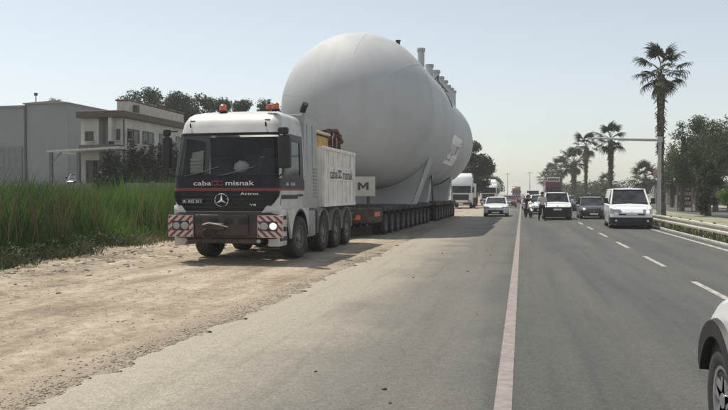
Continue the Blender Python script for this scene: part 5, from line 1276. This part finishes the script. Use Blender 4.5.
def warehouse():
    t = thing('warehouse', 'large plain grey warehouse with a low gable roof', 'building', (-47.4, 71.8, 0))
    b = MB(); b.box(-5.1, 0, 0, 34, 0, 11.3)
    b.build('wall', M['plaster_grey'], t, smooth=False)
    MB().prism([(-5.2, 11.3), (.15, 11.3), (.15, 11.42), (-1.2, 11.62), (-5.2, 11.42)], 'y', -.3, 34.3).build('roof', M['plaster_grey'], t, smooth=False)
    for k in range(10): MB().box(.0, .035, 3.4 * k + .1, 3.4 * k + .25, .1, 10.8).build('wall_rib', M['plaster_grey'], t, smooth=False)
    MB().tube([(-4.2, .6, 11.4), (-4.2, .6, 12.6)], .06, 6).build('antenna', M['frame_dark'], t); MB().box(-4.35, -4.05, .5, .7, 12.3, 12.6).build('antenna_box', M['frame_dark'], t, smooth=False)
    MB().tube([(-5.0, -.10, .1), (-5.0, -.10, 11.2)], .10, 8).build('downpipe', M['frame_dark'], t)
    # left wing
    a = thing('storage_hall', 'grey storage hall with darker lower gate at the left edge', 'building', (-52.6, 71.8, 0))
    MB().box(-22, -.02, 0, 30, 0, 11.0).build('wall', M['plaster_grey'], a, smooth=False)
    MB().box(-22.2, -.02, -.25, 30.2, 11.0, 11.2).build('roof', M['plaster_grey'], a, smooth=False)
    MB().box(-9, -.25, -.12, -.02, 0, 6.7).build('gate', M['gate_grey'], a, smooth=False)
    for k in range(12): MB().box(-9 + .72 * k, -8.95 + .72 * k, -.14, -.12, 0, 6.6).build('gate_seam', M['gate_grey'], a, smooth=False)
warehouse()
def carport():
    t = thing('carport', 'flat white carport canopy on slim posts beside the office', 'canopy', (-37.3, 53.6, 0))
    MB().hexa([(0, 0, 5.02), (6.4, 0, 5.22), (6.4, 5, 5.22), (0, 5, 5.02), (0, 0, 5.16), (6.4, 0, 5.42), (6.4, 5, 5.42), (0, 5, 5.16)]).build('roof', M['canopy'], t, smooth=False)
    for x in (.3, 2.75, 6.2):
        for y in (.2, 4.8): MB().box(x - .12, x + .12, y - .12, y + .12, 0, 5.0).build('post', M['gate_grey'], t, smooth=False)
    MB().tube([(.3, .2, 4.1), (1.2, .2, 5.0)], .05, 6).build('brace', M['concrete'], t)
carport()
tag(MB().box(-60, -24, 52.0, 110, -.05, 1.95).build('yard', M['concrete'], smooth=False), kind='structure')
car('parked_car', 'dark car parked under the carport canopy', 'car', (-36.2, 56.0, 1.95), paint='car_dark', rz=R(25))
car('parked_car', 'grey car parked under the carport near the office wall', 'car', (-33.2, 57.0, 1.95), paint='car_grey', rz=R(15))
def yardwall():
    t = thing('yard_wall', 'low grey concrete yard wall between the field and the buildings', 'wall', (-60, 51.5, 0))
    for k in range(12): MB().box(k * 3.0 + .02, k * 3.0 + 2.96, 0, .2, 0, 2.5).build('panel', M['concrete'], t, smooth=False)
    for k in range(13): MB().box(k * 3.0 - .1, k * 3.0 + .1, -.06, .26, 0, 2.62).build('post', M['concrete'], t, smooth=False)
yardwall()

# ------------------------------------------------------------------ vegetation
rg = np.random.default_rng(11)
def leaf_cloud(centres, radii, n, size, flat=.75, squash=.85):
    """leaf quads spread through a set of lobes; returns V, F, tint"""
    centres = np.asarray(centres, float); radii = np.asarray(radii, float); w = radii ** 2; w /= w.sum()
    k = rg.choice(len(radii), n, p=w)
    d = rg.normal(size=(n, 3)); d /= np.linalg.norm(d, axis=1)[:, None]
    rr = radii[k] * (rg.random(n) ** .38) * rg.uniform(.75, 1.12, n)
    c = centres[k] + d * rr[:, None] * np.array([1, 1, squash])
    s = size * rg.uniform(.6, 1.35, n)
    a = rg.normal(size=(n, 3)); a /= np.linalg.norm(a, axis=1)[:, None]
    nn = d * .55 + rg.normal(size=(n, 3)) * .6 + np.array([0, 0, .35]); b = np.cross(a, nn); b /= np.linalg.norm(b, axis=1)[:, None] + 1e-9
    a = np.cross(b, nn); a /= np.linalg.norm(a, axis=1)[:, None] + 1e-9
    a *= s[:, None]; b *= (s * .45)[:, None]
    V = np.stack([c - a, c + b * .9 - a * .1, c + a, c - b * .9 - a * .1], 1)
    F = np.arange(n * 4).reshape(n, 4)
    lob = rg.random(len(radii))
    tint = np.clip(lob[k] * .55 + rg.random(n) * .45, 0, 1)
    return V.reshape(-1, 3), F, np.repeat(tint, 4)
def tree(name, label, loc, h, cr, z0, leaf='leaf_mid', n=5000, size=.14, tr=.2, lobes=14, cat='tree', group=None, shape='round', seed=0, lean=0):
    t = thing(name, label, cat, loc, rg.uniform(0, 6), group)
    cs = []; rs = []
    for k in range(lobes):
        if shape == 'cone':
            u = (k + .5) / lobes; r_ = cr * (.50 + .38 * math.sin(math.pi * min(1, u * 1.15 + .12))) * (1 - .55 * u ** 3); z = z0 + .5 + (h - z0 - .5 - r_ * .6) * u
            cs.append((rg.uniform(-.15, .15), rg.uniform(-.15, .15), z)); rs.append(r_ * .85); continue
        u = rg.random(); r_ = cr * rg.uniform(.26, .46); z = z0 + (h - z0 - r_ * 1.0) * u + r_ * .3
        env = math.sin(math.pi * min(.96, max(.22, u * .72 + .22)))
        a = rg.uniform(0, 2 * math.pi); q = max(0, cr * env - r_ * .7) * math.sqrt(rg.uniform(.15, 1))
        cs.append((q * math.cos(a) + lean * (z / h), q * math.sin(a), z)); rs.append(r_)
    V, F, T = leaf_cloud(cs, rs, n, size)
    b = MB(); top = z0 + (h - z0) * .7
    b.tube([(0, 0, -.1), (.05 * h / 8, 0, z0 * .6), (0, .04 * h / 8, z0 + (h - z0) * .2), (lean * .5, 0, top)], [tr * 1.25, tr, tr * .75, tr * .2], 9)
    for c, r_ in list(zip(cs, rs))[:9]:
        zb = max(z0 * .75, min(c[2] - .6, z0 + (h - z0) * .3)); b.tube([(0, 0, zb), (c[0] * .45, c[1] * .45, zb + (c[2] - zb) * .6), c], [tr * .5, tr * .3, tr * .08], 6)
    b.build('trunk', M['bark'], t)
    link('crown', np_mesh('crown', V, F, M[leaf], T), t)
    return t
G1 = 'dark cypresses in front of the office'
cyl = [(-30.4, 51.3, 4.7, 'narrow dark cypress at the left corner of the office'), (-30.3, 52.4, 4.5, 'short dark cypress below the office balcony'), (-29.7, 53.5, 5.6, 'dark cypress under the first office window from the left'), (-29.8, 55.0, 5.2, 'dark cypress between the office windows'), (-29.7, 56.6, 5.5, 'dark cypress in front of the middle office windows'), (-29.5, 58.2, 5.6, 'dark cypress right of the middle one'), (-29.6, 60.2, 5.9, 'dark cypress just left of the truck mirror'), (-29.5, 62.2, 6.2, 'dark cypress farthest along the office wall')]
for x, y, h, l in cyl: tree('cypress', l, (x, y, 0), h + .5, 1.75, .3, 'leaf_cypress', 8500, .11, .12, 12, group=G1, shape='cone')
# shrubs at the foot of the cypresses
for k, (x, y) in enumerate(((-30, 51.6), (-26.6, 55.4), (-26.2, 61.5), (-26, 66))):
    V, F, T = leaf_cloud([(rg.uniform(-1.2, 1.2), rg.uniform(-1.2, 1.2), rg.uniform(.6, 2.0)) for _ in range(6)], [.9] * 6, 2600, .10)
    tag(link('shrub', np_mesh('shrub', V, F, M['leaf_dark'], T), None, (x, y, 0)), ['dark shrub by the yard wall left of the office', 'dark shrub at the near foot of the cypress row', 'dark shrub midway along the cypress row', 'dark shrub at the far foot of the cypress row'][k], 'shrub', 'shrubs under the cypresses')
# trees above the roofs, behind the truck
back = [(-91.4, 134.0, 20.6, 4.2, 'small dark tree top above the warehouse roof'), (-94.7, 133.3, 19.6, 3.0, 'low tree top above the left part of the warehouse roof'), (-86.5, 135.1, 20.0, 3.4, 'low tree top above the right part of the warehouse roof'), (-56.7, 102.5, 17.6, 4.2, 'dark tree showing above the cream roof parapet'), (-54.4, 103.0, 18.2, 4.2, 'dark tree top above the middle of the office roof'), (-47.1, 97.4, 16.6, 3.8, 'dark tree top above the right end of the office roof'), (-48.5, 104.2, 16.4, 3.0, 'dark tree top at the left corner of the cab roof'), (-43.7, 98.1, 16.4, 3.2, 'tallest tree top above the cab roof, left of the orange beacon'), (-42.3, 101.5, 16.0, 3.4, 'tree top directly behind the orange beacon of the cab'), (-38.2, 99.3, 15.4, 3.2, 'tree top above the middle of the cab roof'), (-35.3, 99.9, 15.2, 3.0, 'tree top right of the cab roof middle, next to the tank'), (-32.8, 99.4, 13.5, 3.0, 'tree top tucked against the front dome of the tank')]
for i, (x, y, h, cr, l) in enumerate(back): tree('broadleaf_tree', l, (x, y, 0), h, cr, 7.5, 'leaf_dark', 6500, .20, .25, 22, group='trees behind the buildings')
# lower green behind truck and cypresses
for i, (x, y, h, l) in enumerate(((-24, 84, 8, 'broad dark tree behind the truck, hidden by the cab'), (-19, 88, 7.5, 'low dark tree behind the truck, next to the tank'), (-13.5, 92, 7, 'low dark tree far behind the tank'))):
    tree('broadleaf_tree', l, (x, y, 0), h, 3.5, 1.0, 'leaf_dark', 4000, .22, .22, 12, group='low trees behind the truck')
# trees beyond the rear of the tank
tree('broadleaf_tree', 'tall dark roadside tree right behind the far end of the tank', (-6.3, 104, 0), 9.3, 3.0, 2.2, 'leaf_dark', 9000, .19, .28, 20)
tree('broadleaf_tree', 'second dark tree left of the tall one behind the tank', (-9.6, 108, 0), 8.2, 3.0, 2.0, 'leaf_dark', 5000, .2, .25, 14)
for i, (x, y, h, cr, l) in enumerate(((-8.2, 140, 6.3, 3.2, 'rounded tree above the tanker truck'), (-7.6, 175, 6.6, 3.6, 'hazy tree right of the tanker truck'), (-8, 215, 7, 4.2, 'hazy roadside tree farthest to the left of the road'))):
    tree('broadleaf_tree', l, (x, y, 0), h, cr, 1.4, 'leaf_dark', 4200, .24, .22, 14, group='trees along the left of the road')
# right hand trees
rt = [(15.0, 76.7, 8.8, 2.3, 2.4, 'leaf_mid', 9000, 'grey green tree right of the tallest palm'), (17.0, 79.2, 9.4, 2.6, 2.2, 'leaf_mid', 10000, 'tall grey green tree in front of the price sign'), (17.7, 75.3, 8.9, 2.8, 1.6, 'leaf_mid', 10000, 'tall grey green tree nearest the right edge'), (20.6, 82.0, 9.6, 3.4, 1.4, 'leaf_dark', 9000, 'dark tree cut by the right edge'), (21.1, 94.4, 9.6, 3.4, 2.0, 'leaf_dark', 9000, 'broad dark tree behind the grey green trees'), (18.0, 97.8, 7.2, 2.2, 1.6, 'leaf_dark', 6000, 'small dark tree between the palm and the price sign'), (14.1, 62.2, 4.4, 1.2, 0.3, 'leaf_dark', 5000, 'narrow dark tree left of the small bright tree'), (20.9, 78.0, 9, 3.6, 1.5, 'leaf_dark', 5000, 'dark tree just beyond the right edge')]
for (x, y, h, cr, z0, lf, n, l) in rt: tree('broadleaf_tree', l, (x, y, 0), h, cr, z0, lf, int(n * .72), .12, .22, 26)
tree('young_tree', 'small bright green tree with slim trunk on the median at the right edge', (11.75, 45.2, 0), 2.85, 1.05, 1.0, 'leaf_bright', 5200, .075, .06, 14)
# far belt of trees on both sides
cs = []; rs = []
for k in range(150):
    sx = rg.random()
    if sx < .55: x = rg.uniform(9, 75); y = rg.uniform(190, 330)
    else: x = rg.uniform(-120, -11); y = rg.uniform(180, 330)
    cs.append((x, y, rg.uniform(1.4, 3.2) * (1 + (y - 180) / 400))); rs.append(rg.uniform(1.8, 3.4))
V, F, T = leaf_cloud(cs, rs, 34000, .38)
tag(link('distant_trees', np_mesh('distant_trees', V, F, M['leaf_dark'], T)), 'low hazy belt of trees along the horizon', 'trees', kind='stuff')

# palms: fan fronds, each frond an object of its own
def frond_mesh(i):
    b = MB(); L = 1.5; n = 26; r0 = 1.25
    pts = [(0, 0, 0), (L * .5, 0, .10), (L, 0, .02)]
    b.tube(pts, [.035, .028, .02], 5)
    base = Vector((L, 0, .02))
    for k in range(n):
        a = R(-118 + 236 * k / (n - 1)); ln = r0 * (1 - .28 * abs(a) / R(118)) * rg.uniform(.88, 1.08)
        d = Vector((math.cos(a), math.sin(a), 0)); s = Vector((-d.y, d.x, 0))
        tipdrop = rg.uniform(.30, .65) * ln
        w0, w1 = .02, .055
        p1 = base + d * ln * .45 + Vector((0, 0, .03 * math.cos(a) - .03)); p2 = base + d * ln * .8 + Vector((0, 0, -tipdrop * .35)); p3 = base + d * ln * .92 + Vector((rg.uniform(-.05, .05), rg.uniform(-.05, .05), -tipdrop))
        b.add([base - s * w0, base + s * w0, p1 + s * w1, p1 - s * w1, p2 + s * w1 * .7, p2 - s * w1 * .7, p3], [(0, 1, 2, 3), (3, 2, 4, 5), (5, 4, 6)])
    return b
def fr_obj(name, mt):
    ms = []
    for i in range(4):
        b = frond_mesh(i); me = b.mesh(name, M[mt], smooth=False, fix=False)
        a = me.attributes.new('tint', 'FLOAT', 'POINT'); a.data.foreach_set('value', np.clip(rg.random() * .5 + rg.random(len(me.vertices)) * .5, 0, 1).astype(np.float32)); ms.append(me)
    return ms
FG = fr_obj('frond', 'leaf_palm'); FD = fr_obj('dead_frond', 'leaf_dry')
def palm(label, loc, h, sc=1.0, nf=34, dead=10, tr=.26, shaggy=True, group='palms along the median', skirt=.45, seed=0):
    t = thing('palm_tree', label, 'palm', loc, rg.uniform(0, 6), group)
    b = MB(); zt = h - 2.1 * sc; zz = np.linspace(-.1, zt, 40); ring = []
    bx, by = rg.uniform(-.25, .25, 2)
    for i, z in enumerate(zz):
        u = z / zt; r_ = tr * (1.35 - .45 * min(1, u * 3)) if u < .33 else tr * .9
        if shaggy: r_ *= rg.uniform(.92, 1.12)
        if shaggy and u > .62: r_ *= rg.uniform(.98, 1.20) * (1 + .12 * max(0, u - .8) / .2)
        ring.append([(bx * math.sin(u * 2.2) + r_ * rg.uniform(.93, 1.07) * math.cos(a), by * math.sin(u * 2.2) + r_ * rg.uniform(.93, 1.07) * math.sin(a), z) for a in [2 * math.pi * k / 12 for k in range(12)]])
    b.grid(ring, closed=True).build('trunk', M['palm_bark'], t, ang=25)
    tx, ty = bx * math.sin(2.2), by * math.sin(2.2)
    if shaggy:     # old leaf bases: short stubs standing off the trunk
        sb = MB()
        for k in range(int(150 * sc)):
            u = rg.uniform(.35, 1) ** .8; z = zt * u; a = rg.uniform(0, 6.28); r_ = tr * (.9 + .3 * max(0, u - .62)); l = rg.uniform(.14, .34) * (1 + .6 * max(0, u - .7) / .3)
            x0 = bx * math.sin(u * 2.2); y0 = by * math.sin(u * 2.2)
            c, s = math.cos(a), math.sin(a); p = Vector((x0 + r_ * c, y0 + r_ * s, z)); o = Vector((c, s, 0)); tn = Vector((-s, c, 0)); dn = -1 if rg.random() < .7 else 1
            tip = p + o * l * .75 + Vector((0, 0, dn * l * .8))
            sb.add([p - tn * .06, p + tn * .06, tip + tn * .03, tip - tn * .03, p + Vector((0, 0, -.08)) , tip + Vector((0, 0, -.03))], [(0, 1, 2, 3), (0, 3, 5, 4), (1, 4, 5, 2)])
        o = sb.build('leaf_bases', M['palm_bark'], t, smooth=False, fix=False); o['kind'] = 'stuff'
    for k in range(nf):
        u = (k + .5) / nf; a = k * 2.39996; el = R(80 - 122 * u ** .85 + rg.uniform(-9, 9))
        o = link('frond', FG[k % 4], t, (tx, ty, zt + .35 * sc * (1 - u)), (0, -el, a)); q = sc * rg.uniform(.85, 1.1); o.scale = (q, q, q)
        o.rotation_euler = (rg.uniform(-.3, .3), -el, a)
    for k in range(dead):
        a = k * 2.39996 + 1; o = link('dead_frond', FD[k % 4], t, (tx, ty, zt - .25 * sc * rg.random()), (0, R(rg.uniform(52, 80)), a)); q = sc * rg.uniform(.6, .8); o.scale = (q, q, q)
    return t
palm('tallest palm with shaggy trunk right behind the steel pole', (10.3, 60, 0), 12.6, .92, 21, 5, .26)
palm('second tallest palm above the van, left of the pole arm end', (9.9, 91, 0), 9.6, .84, 19, 5, .27, shaggy=True)
palm('palm left of the second tallest one, above the dark hatchback', (9.6, 121, 0), 10.9, .95, 19, 6, .25)
palm('palm with dense dark skirt above the boxy white car', (9.7, 148, 0), 10.2, 1.25, 26, 16, .50, skirt=.7)
palm('hazy palm above the burgundy bus', (9.0, 182, 0), 9.8, 1.2, 24, 14, .5)
palm('hazy palm left of the burgundy bus', (8.0, 205, 0), 9.0, 1.2, 24, 14, .5)
palm('hazy palm farthest along the median row', (7.2, 235, 0), 8.4, 1.2, 22, 10, .5)
palm('small rounded palm between the van and the steel pole', (20.2, 132, 0), 6.4, 1.1, 26, 4, .32, group='palms beyond the far carriageway')
palm('small hazy palm beyond the far carriageway', (17, 160, 0), 5.6, 1.0, 22, 4, .3, group='palms beyond the far carriageway')
# oleander-like hedge on the median far off
cs = [(rg.uniform(8, 12.5), y, rg.uniform(.5, 1.1)) for y in np.arange(95, 260, 1.6)]; V, F, T = leaf_cloud(cs, [rg.uniform(.8, 1.3) for _ in cs], 16000, .17)
tag(link('median_hedge', np_mesh('median_hedge', V, F, M['leaf_dark'], T)), 'dark low hedge on the median far down the road', 'hedge', kind='stuff')

# reeds: thousands of bent blades
def blades(n, px, py, hgt, wid, mt, name, label, lean=.35, z=0.0, seg=4):
    ang = rg.uniform(0, 2 * np.pi, n); fa = rg.uniform(0, 2 * np.pi, n)
    dx, dy = np.cos(ang), np.sin(ang); sx, sy = np.cos(fa), np.sin(fa)
    ln = hgt * rg.uniform(.1, lean, n) * 1.2; drp = rg.uniform(0, .35, n)
    V = np.zeros((n, (seg + 1) * 2, 3)); 
    for i in range(seg + 1):
        u = i / seg; w = wid * (1 - u ** 1.6) * .5 + .0015
        cx = px + dx * ln * u ** 1.9; cy = py + dy * ln * u ** 1.9; cz = z + hgt * (u - drp * u ** 3 * .6)
        V[:, 2 * i, 0] = cx - sx * w; V[:, 2 * i, 1] = cy - sy * w; V[:, 2 * i, 2] = cz
        V[:, 2 * i + 1, 0] = cx + sx * w; V[:, 2 * i + 1, 1] = cy + sy * w; V[:, 2 * i + 1, 2] = cz
    b = (np.arange(n) * (seg + 1) * 2)[:, None]
    F = np.concatenate([b + np.array([2 * i, 2 * i + 1, 2 * i + 3, 2 * i + 2]) for i in range(seg)], 0)
    tint = np.clip(  .45 + .40 * np.array([mn.noise(Vector((x * .35, y * .35, 0))) for x, y in zip(px, py)]) * 2 + rg.uniform(-.35, .35, n), 0, 1)
    return tag(link(name, np_mesh(name, V.reshape(-1, 3), F, M[mt], np.repeat(tint, (seg + 1) * 2))), label, 'grass', kind='stuff')
def field(n, xa, xb, ya, yb): return rg.uniform(xa, xb, n), rg.uniform(ya, yb, n)
def edge_x(y): return -12.5 + .35 * np.sin(y * .5) + .25 * np.sin(y * 1.7 + 1)
# margin of the field, dense
n = 30000; y = 9 + 75 * rg.random(n) ** 1.5; d = 4.2 * rg.random(n) ** 1.2; x = edge_x(y) - d
pn = np.array([mn.noise(Vector((a_ * .5, b_ * .5, 7))) for a_, b_ in zip(x, y)]); hg = (1 + .35 * pn) * (.4 + 1.65 * np.clip(d / 2.4, 0, 1)) * rg.uniform(.7, 1.15, n)
blades(n, x, y, hg, .035 * rg.uniform(.6, 1.4, n), 'reed', 'reeds', 'dense bright green reeds along the near edge of the field')
n = 42000; y = 10 + 41 * rg.random(n) ** .9; x = -15.5 - 45 * rg.random(n) ** 1.2; k = (x > -1.05 * y - 6)
x, y = x[k], y[k]; n = len(x)
blades(n, x, y, (2.3 + .7 * np.array([mn.noise(Vector((a_ * .3, b_ * .3, 2))) for a_, b_ in zip(x, y)])) * rg.uniform(.78, 1.08, n), .05 * rg.uniform(.6, 1.4, n), 'reed', 'reed_field', 'green field of tall reeds in front of the buildings', seg=3)
n = 9000; y = 50 + 45 * rg.random(n); x = -15.5 - 11 * rg.random(n)
blades(n, x, y, 1.7 * rg.uniform(.7, 1.1, n), .05 * rg.uniform(.6, 1.4, n), 'reed', 'reed_field', 'green reeds farther along the road behind the truck', seg=3)
n = 1300; y = 11 + 38 * rg.random(n) ** 1.1; x = edge_x(y) - .4 - 14 * rg.random(n) ** 2
blades(n, x, y, rg.uniform(1.3, 2.7, n), .05 * rg.uniform(.5, 1.2, n), 'leaf_dry', 'dry_reeds', 'dry straw coloured reed stems standing among the green ones', lean=.25, seg=3)
# weeds and dry stalks at the foot
n = 16000; y = 7 + 32 * rg.random(n) ** 1.2; d = rg.normal(0, .55, n); x = edge_x(y) + d * .55
blades(n, x, y, rg.uniform(.08, .42, n) * np.clip(1.0 - (x - edge_x(y)) * .5, .25, 1.1), .028 * rg.uniform(.5, 1.4, n), 'weed', 'weeds', 'low dry weeds at the foot of the reeds', lean=1.0, seg=3)
# broad leaved weed clumps along the margin
cs = []; rs = []
for k in range(110):
    yy = 8 + 30 * rg.random() ** 1.2; cs.append((edge_x(yy) + rg.uniform(-.9, .3), yy, rg.uniform(.08, .35))); rs.append(rg.uniform(.18, .5))
V, F, T = leaf_cloud(cs, rs, 13000, .05); tag(link('weed_clumps', np_mesh('weed_clumps', V, F, M['leaf_mid'], T)), 'low leafy weed clumps at the edge of the dirt', 'weeds', kind='stuff')
# grass on the median by the guardrail
n = 26000; y = 16 + 80 * rg.random(n) ** 1.3; x = rg.uniform(6.62, 9.6, n) ; k = rg.random(n) < np.clip(1.2 - (x - 6.6) * .32, .12, 1); x, y = x[k], y[k]; n = len(x)
blades(n, x, y, rg.uniform(.05, .20, n), .02 * rg.uniform(.6, 1.4, n), 'weed', 'median_grass', 'short dry green grass under the guardrail', lean=.8, z=.05, seg=2)
# loose stones, gravel and litter of dry stalks on the shoulder
def stones(n, px, py, rad, name, label, m, z=0.0):
    ico = np.array([(0, 0, 1), (.894, 0, .447), (.276, .851, .447), (-.724, .526, .447), (-.724, -.526, .447), (.276, -.851, .447), (.724, .526, -.447), (-.276, .851, -.447), (-.894, 0, -.447), (-.276, -.851, -.447), (.724, -.526, -.447), (0, 0, -1)])
    fc = np.array([(0, 1, 2), (0, 2, 3), (0, 3, 4), (0, 4, 5), (0, 5, 1), (1, 6, 2), (2, 7, 3), (3, 8, 4), (4, 9, 5), (5, 10, 1), (2, 6, 7), (3, 7, 8), (4, 8, 9), (5, 9, 10), (1, 10, 6), (11, 7, 6), (11, 8, 7), (11, 9, 8), (11, 10, 9), (11, 6, 10)])
    V = ico[None] * rg.uniform(.65, 1.25, (n, 12, 1)) * rad[:, None, None] * np.stack([rg.uniform(.7, 1.5, n), rg.uniform(.7, 1.5, n), rg.uniform(.4, .8, n)], 1)[:, None, :]
    a = rg.uniform(0, 6.28, n); c, s = np.cos(a)[:, None], np.sin(a)[:, None]
    X = V[..., 0] * c - V[..., 1] * s + px[:, None]; Y = V[..., 0] * s + V[..., 1] * c + py[:, None]
    zz = np.array([relief(q, w) for q, w in zip(px, py)]) - .012 if z is None else np.full(n, z)
    Z = V[..., 2] + zz[:, None] + rad[:, None] * .2
    F = (np.arange(n) * 12)[:, None, None] + fc[None]
    return tag(link(name, np_mesh(name, np.stack([X, Y, Z], -1).reshape(-1, 3), F.reshape(-1, 3), m)), label, 'gravel', kind='stuff')
n = 9000; y = 3.5 + 24 * rg.random(n) ** 1.8; x = rg.uniform(-11.8, -3.9, n)
stones(n, x, y, .004 + .012 * rg.random(n) ** 3, 'gravel', 'fine gravel scattered on the dirt shoulder', M['stone'], None)
n = 13000; y = 4 + 26 * rg.random(n) ** 1.5; x = np.array([road_edge(v) for v in y]) + rg.normal(-.10, .20, n)
stones(n, x, y, .004 + .012 * rg.random(n) ** 2, 'gravel', 'band of grit along the broken edge of the asphalt', M['stone'], None)
n = 420; y = 8 + 16 * rg.random(n); x = edge_x(y) + rg.gamma(1.6, .8, n)
stones(n, x, y, .03 + .06 * rg.random(n) ** 3, 'clods', 'loose clods and stones near the weeds', M['stone'], None)
n = 12; y = 5 + 20 * rg.random(n); x = rg.uniform(-3.4, -.4, n)
stones(n, x, y, .012 + .018 * rg.random(n), 'road_crumbs', 'a few dark crumbs lying on the dusty asphalt', M['brown_rust'], .028)
n = 1500; cy = rg.uniform(8, 22, 60); cx = edge_x(cy) + rg.gamma(2.0, .8, 60); k = rg.integers(0, 60, n); px = cx[k] + rg.normal(0, .30, n); py = cy[k] + rg.normal(0, .22, n)
a = rg.uniform(-.5, .5, n); L_ = rg.uniform(.05, .28, n); zz = np.array([relief(q, w) for q, w in zip(px, py)]) + rg.uniform(.0, .03, n)
d = np.stack([np.cos(a) * L_, np.sin(a) * L_, rg.uniform(-.02, .03, n)], 1); s_ = np.stack([-np.sin(a), np.cos(a), rg.uniform(.3, 1, n)], 1) * .006; p = np.stack([px, py, zz], 1)
V = np.stack([p - s_, p + s_, p + d + s_, p + d - s_], 1)
tag(link('dry_stalks', np_mesh('dry_stalks', V.reshape(-1, 3), np.arange(4 * n).reshape(n, 4), M['twig'], np.repeat(rg.random(n), 4))), 'dry stalks lying on the dirt in front of the weeds', 'twigs', kind='stuff')

# ------------------------------------------------------------------ haze
hz = bpy.data.materials.new('haze_air'); hz.use_nodes = True; nt = hz.node_tree
for nd in list(nt.nodes):
    if nd.type == 'BSDF_PRINCIPLED': nt.nodes.remove(nd)
pv = nt.nodes.new('ShaderNodeVolumePrincipled'); pv.inputs['Color'].default_value = (.99, .99, .985, 1); pv.inputs['Density'].default_value = .0006; pv.inputs['Anisotropy'].default_value = .0
nt.links.new(pv.outputs[0], nt.nodes['Material Output'].inputs['Volume'])
HZ = True
if HZ: tag(MB().box(-1450, 1450, -450, 1950, -1.1, 15.2).build('haze', hz, smooth=False), kind='stuff')
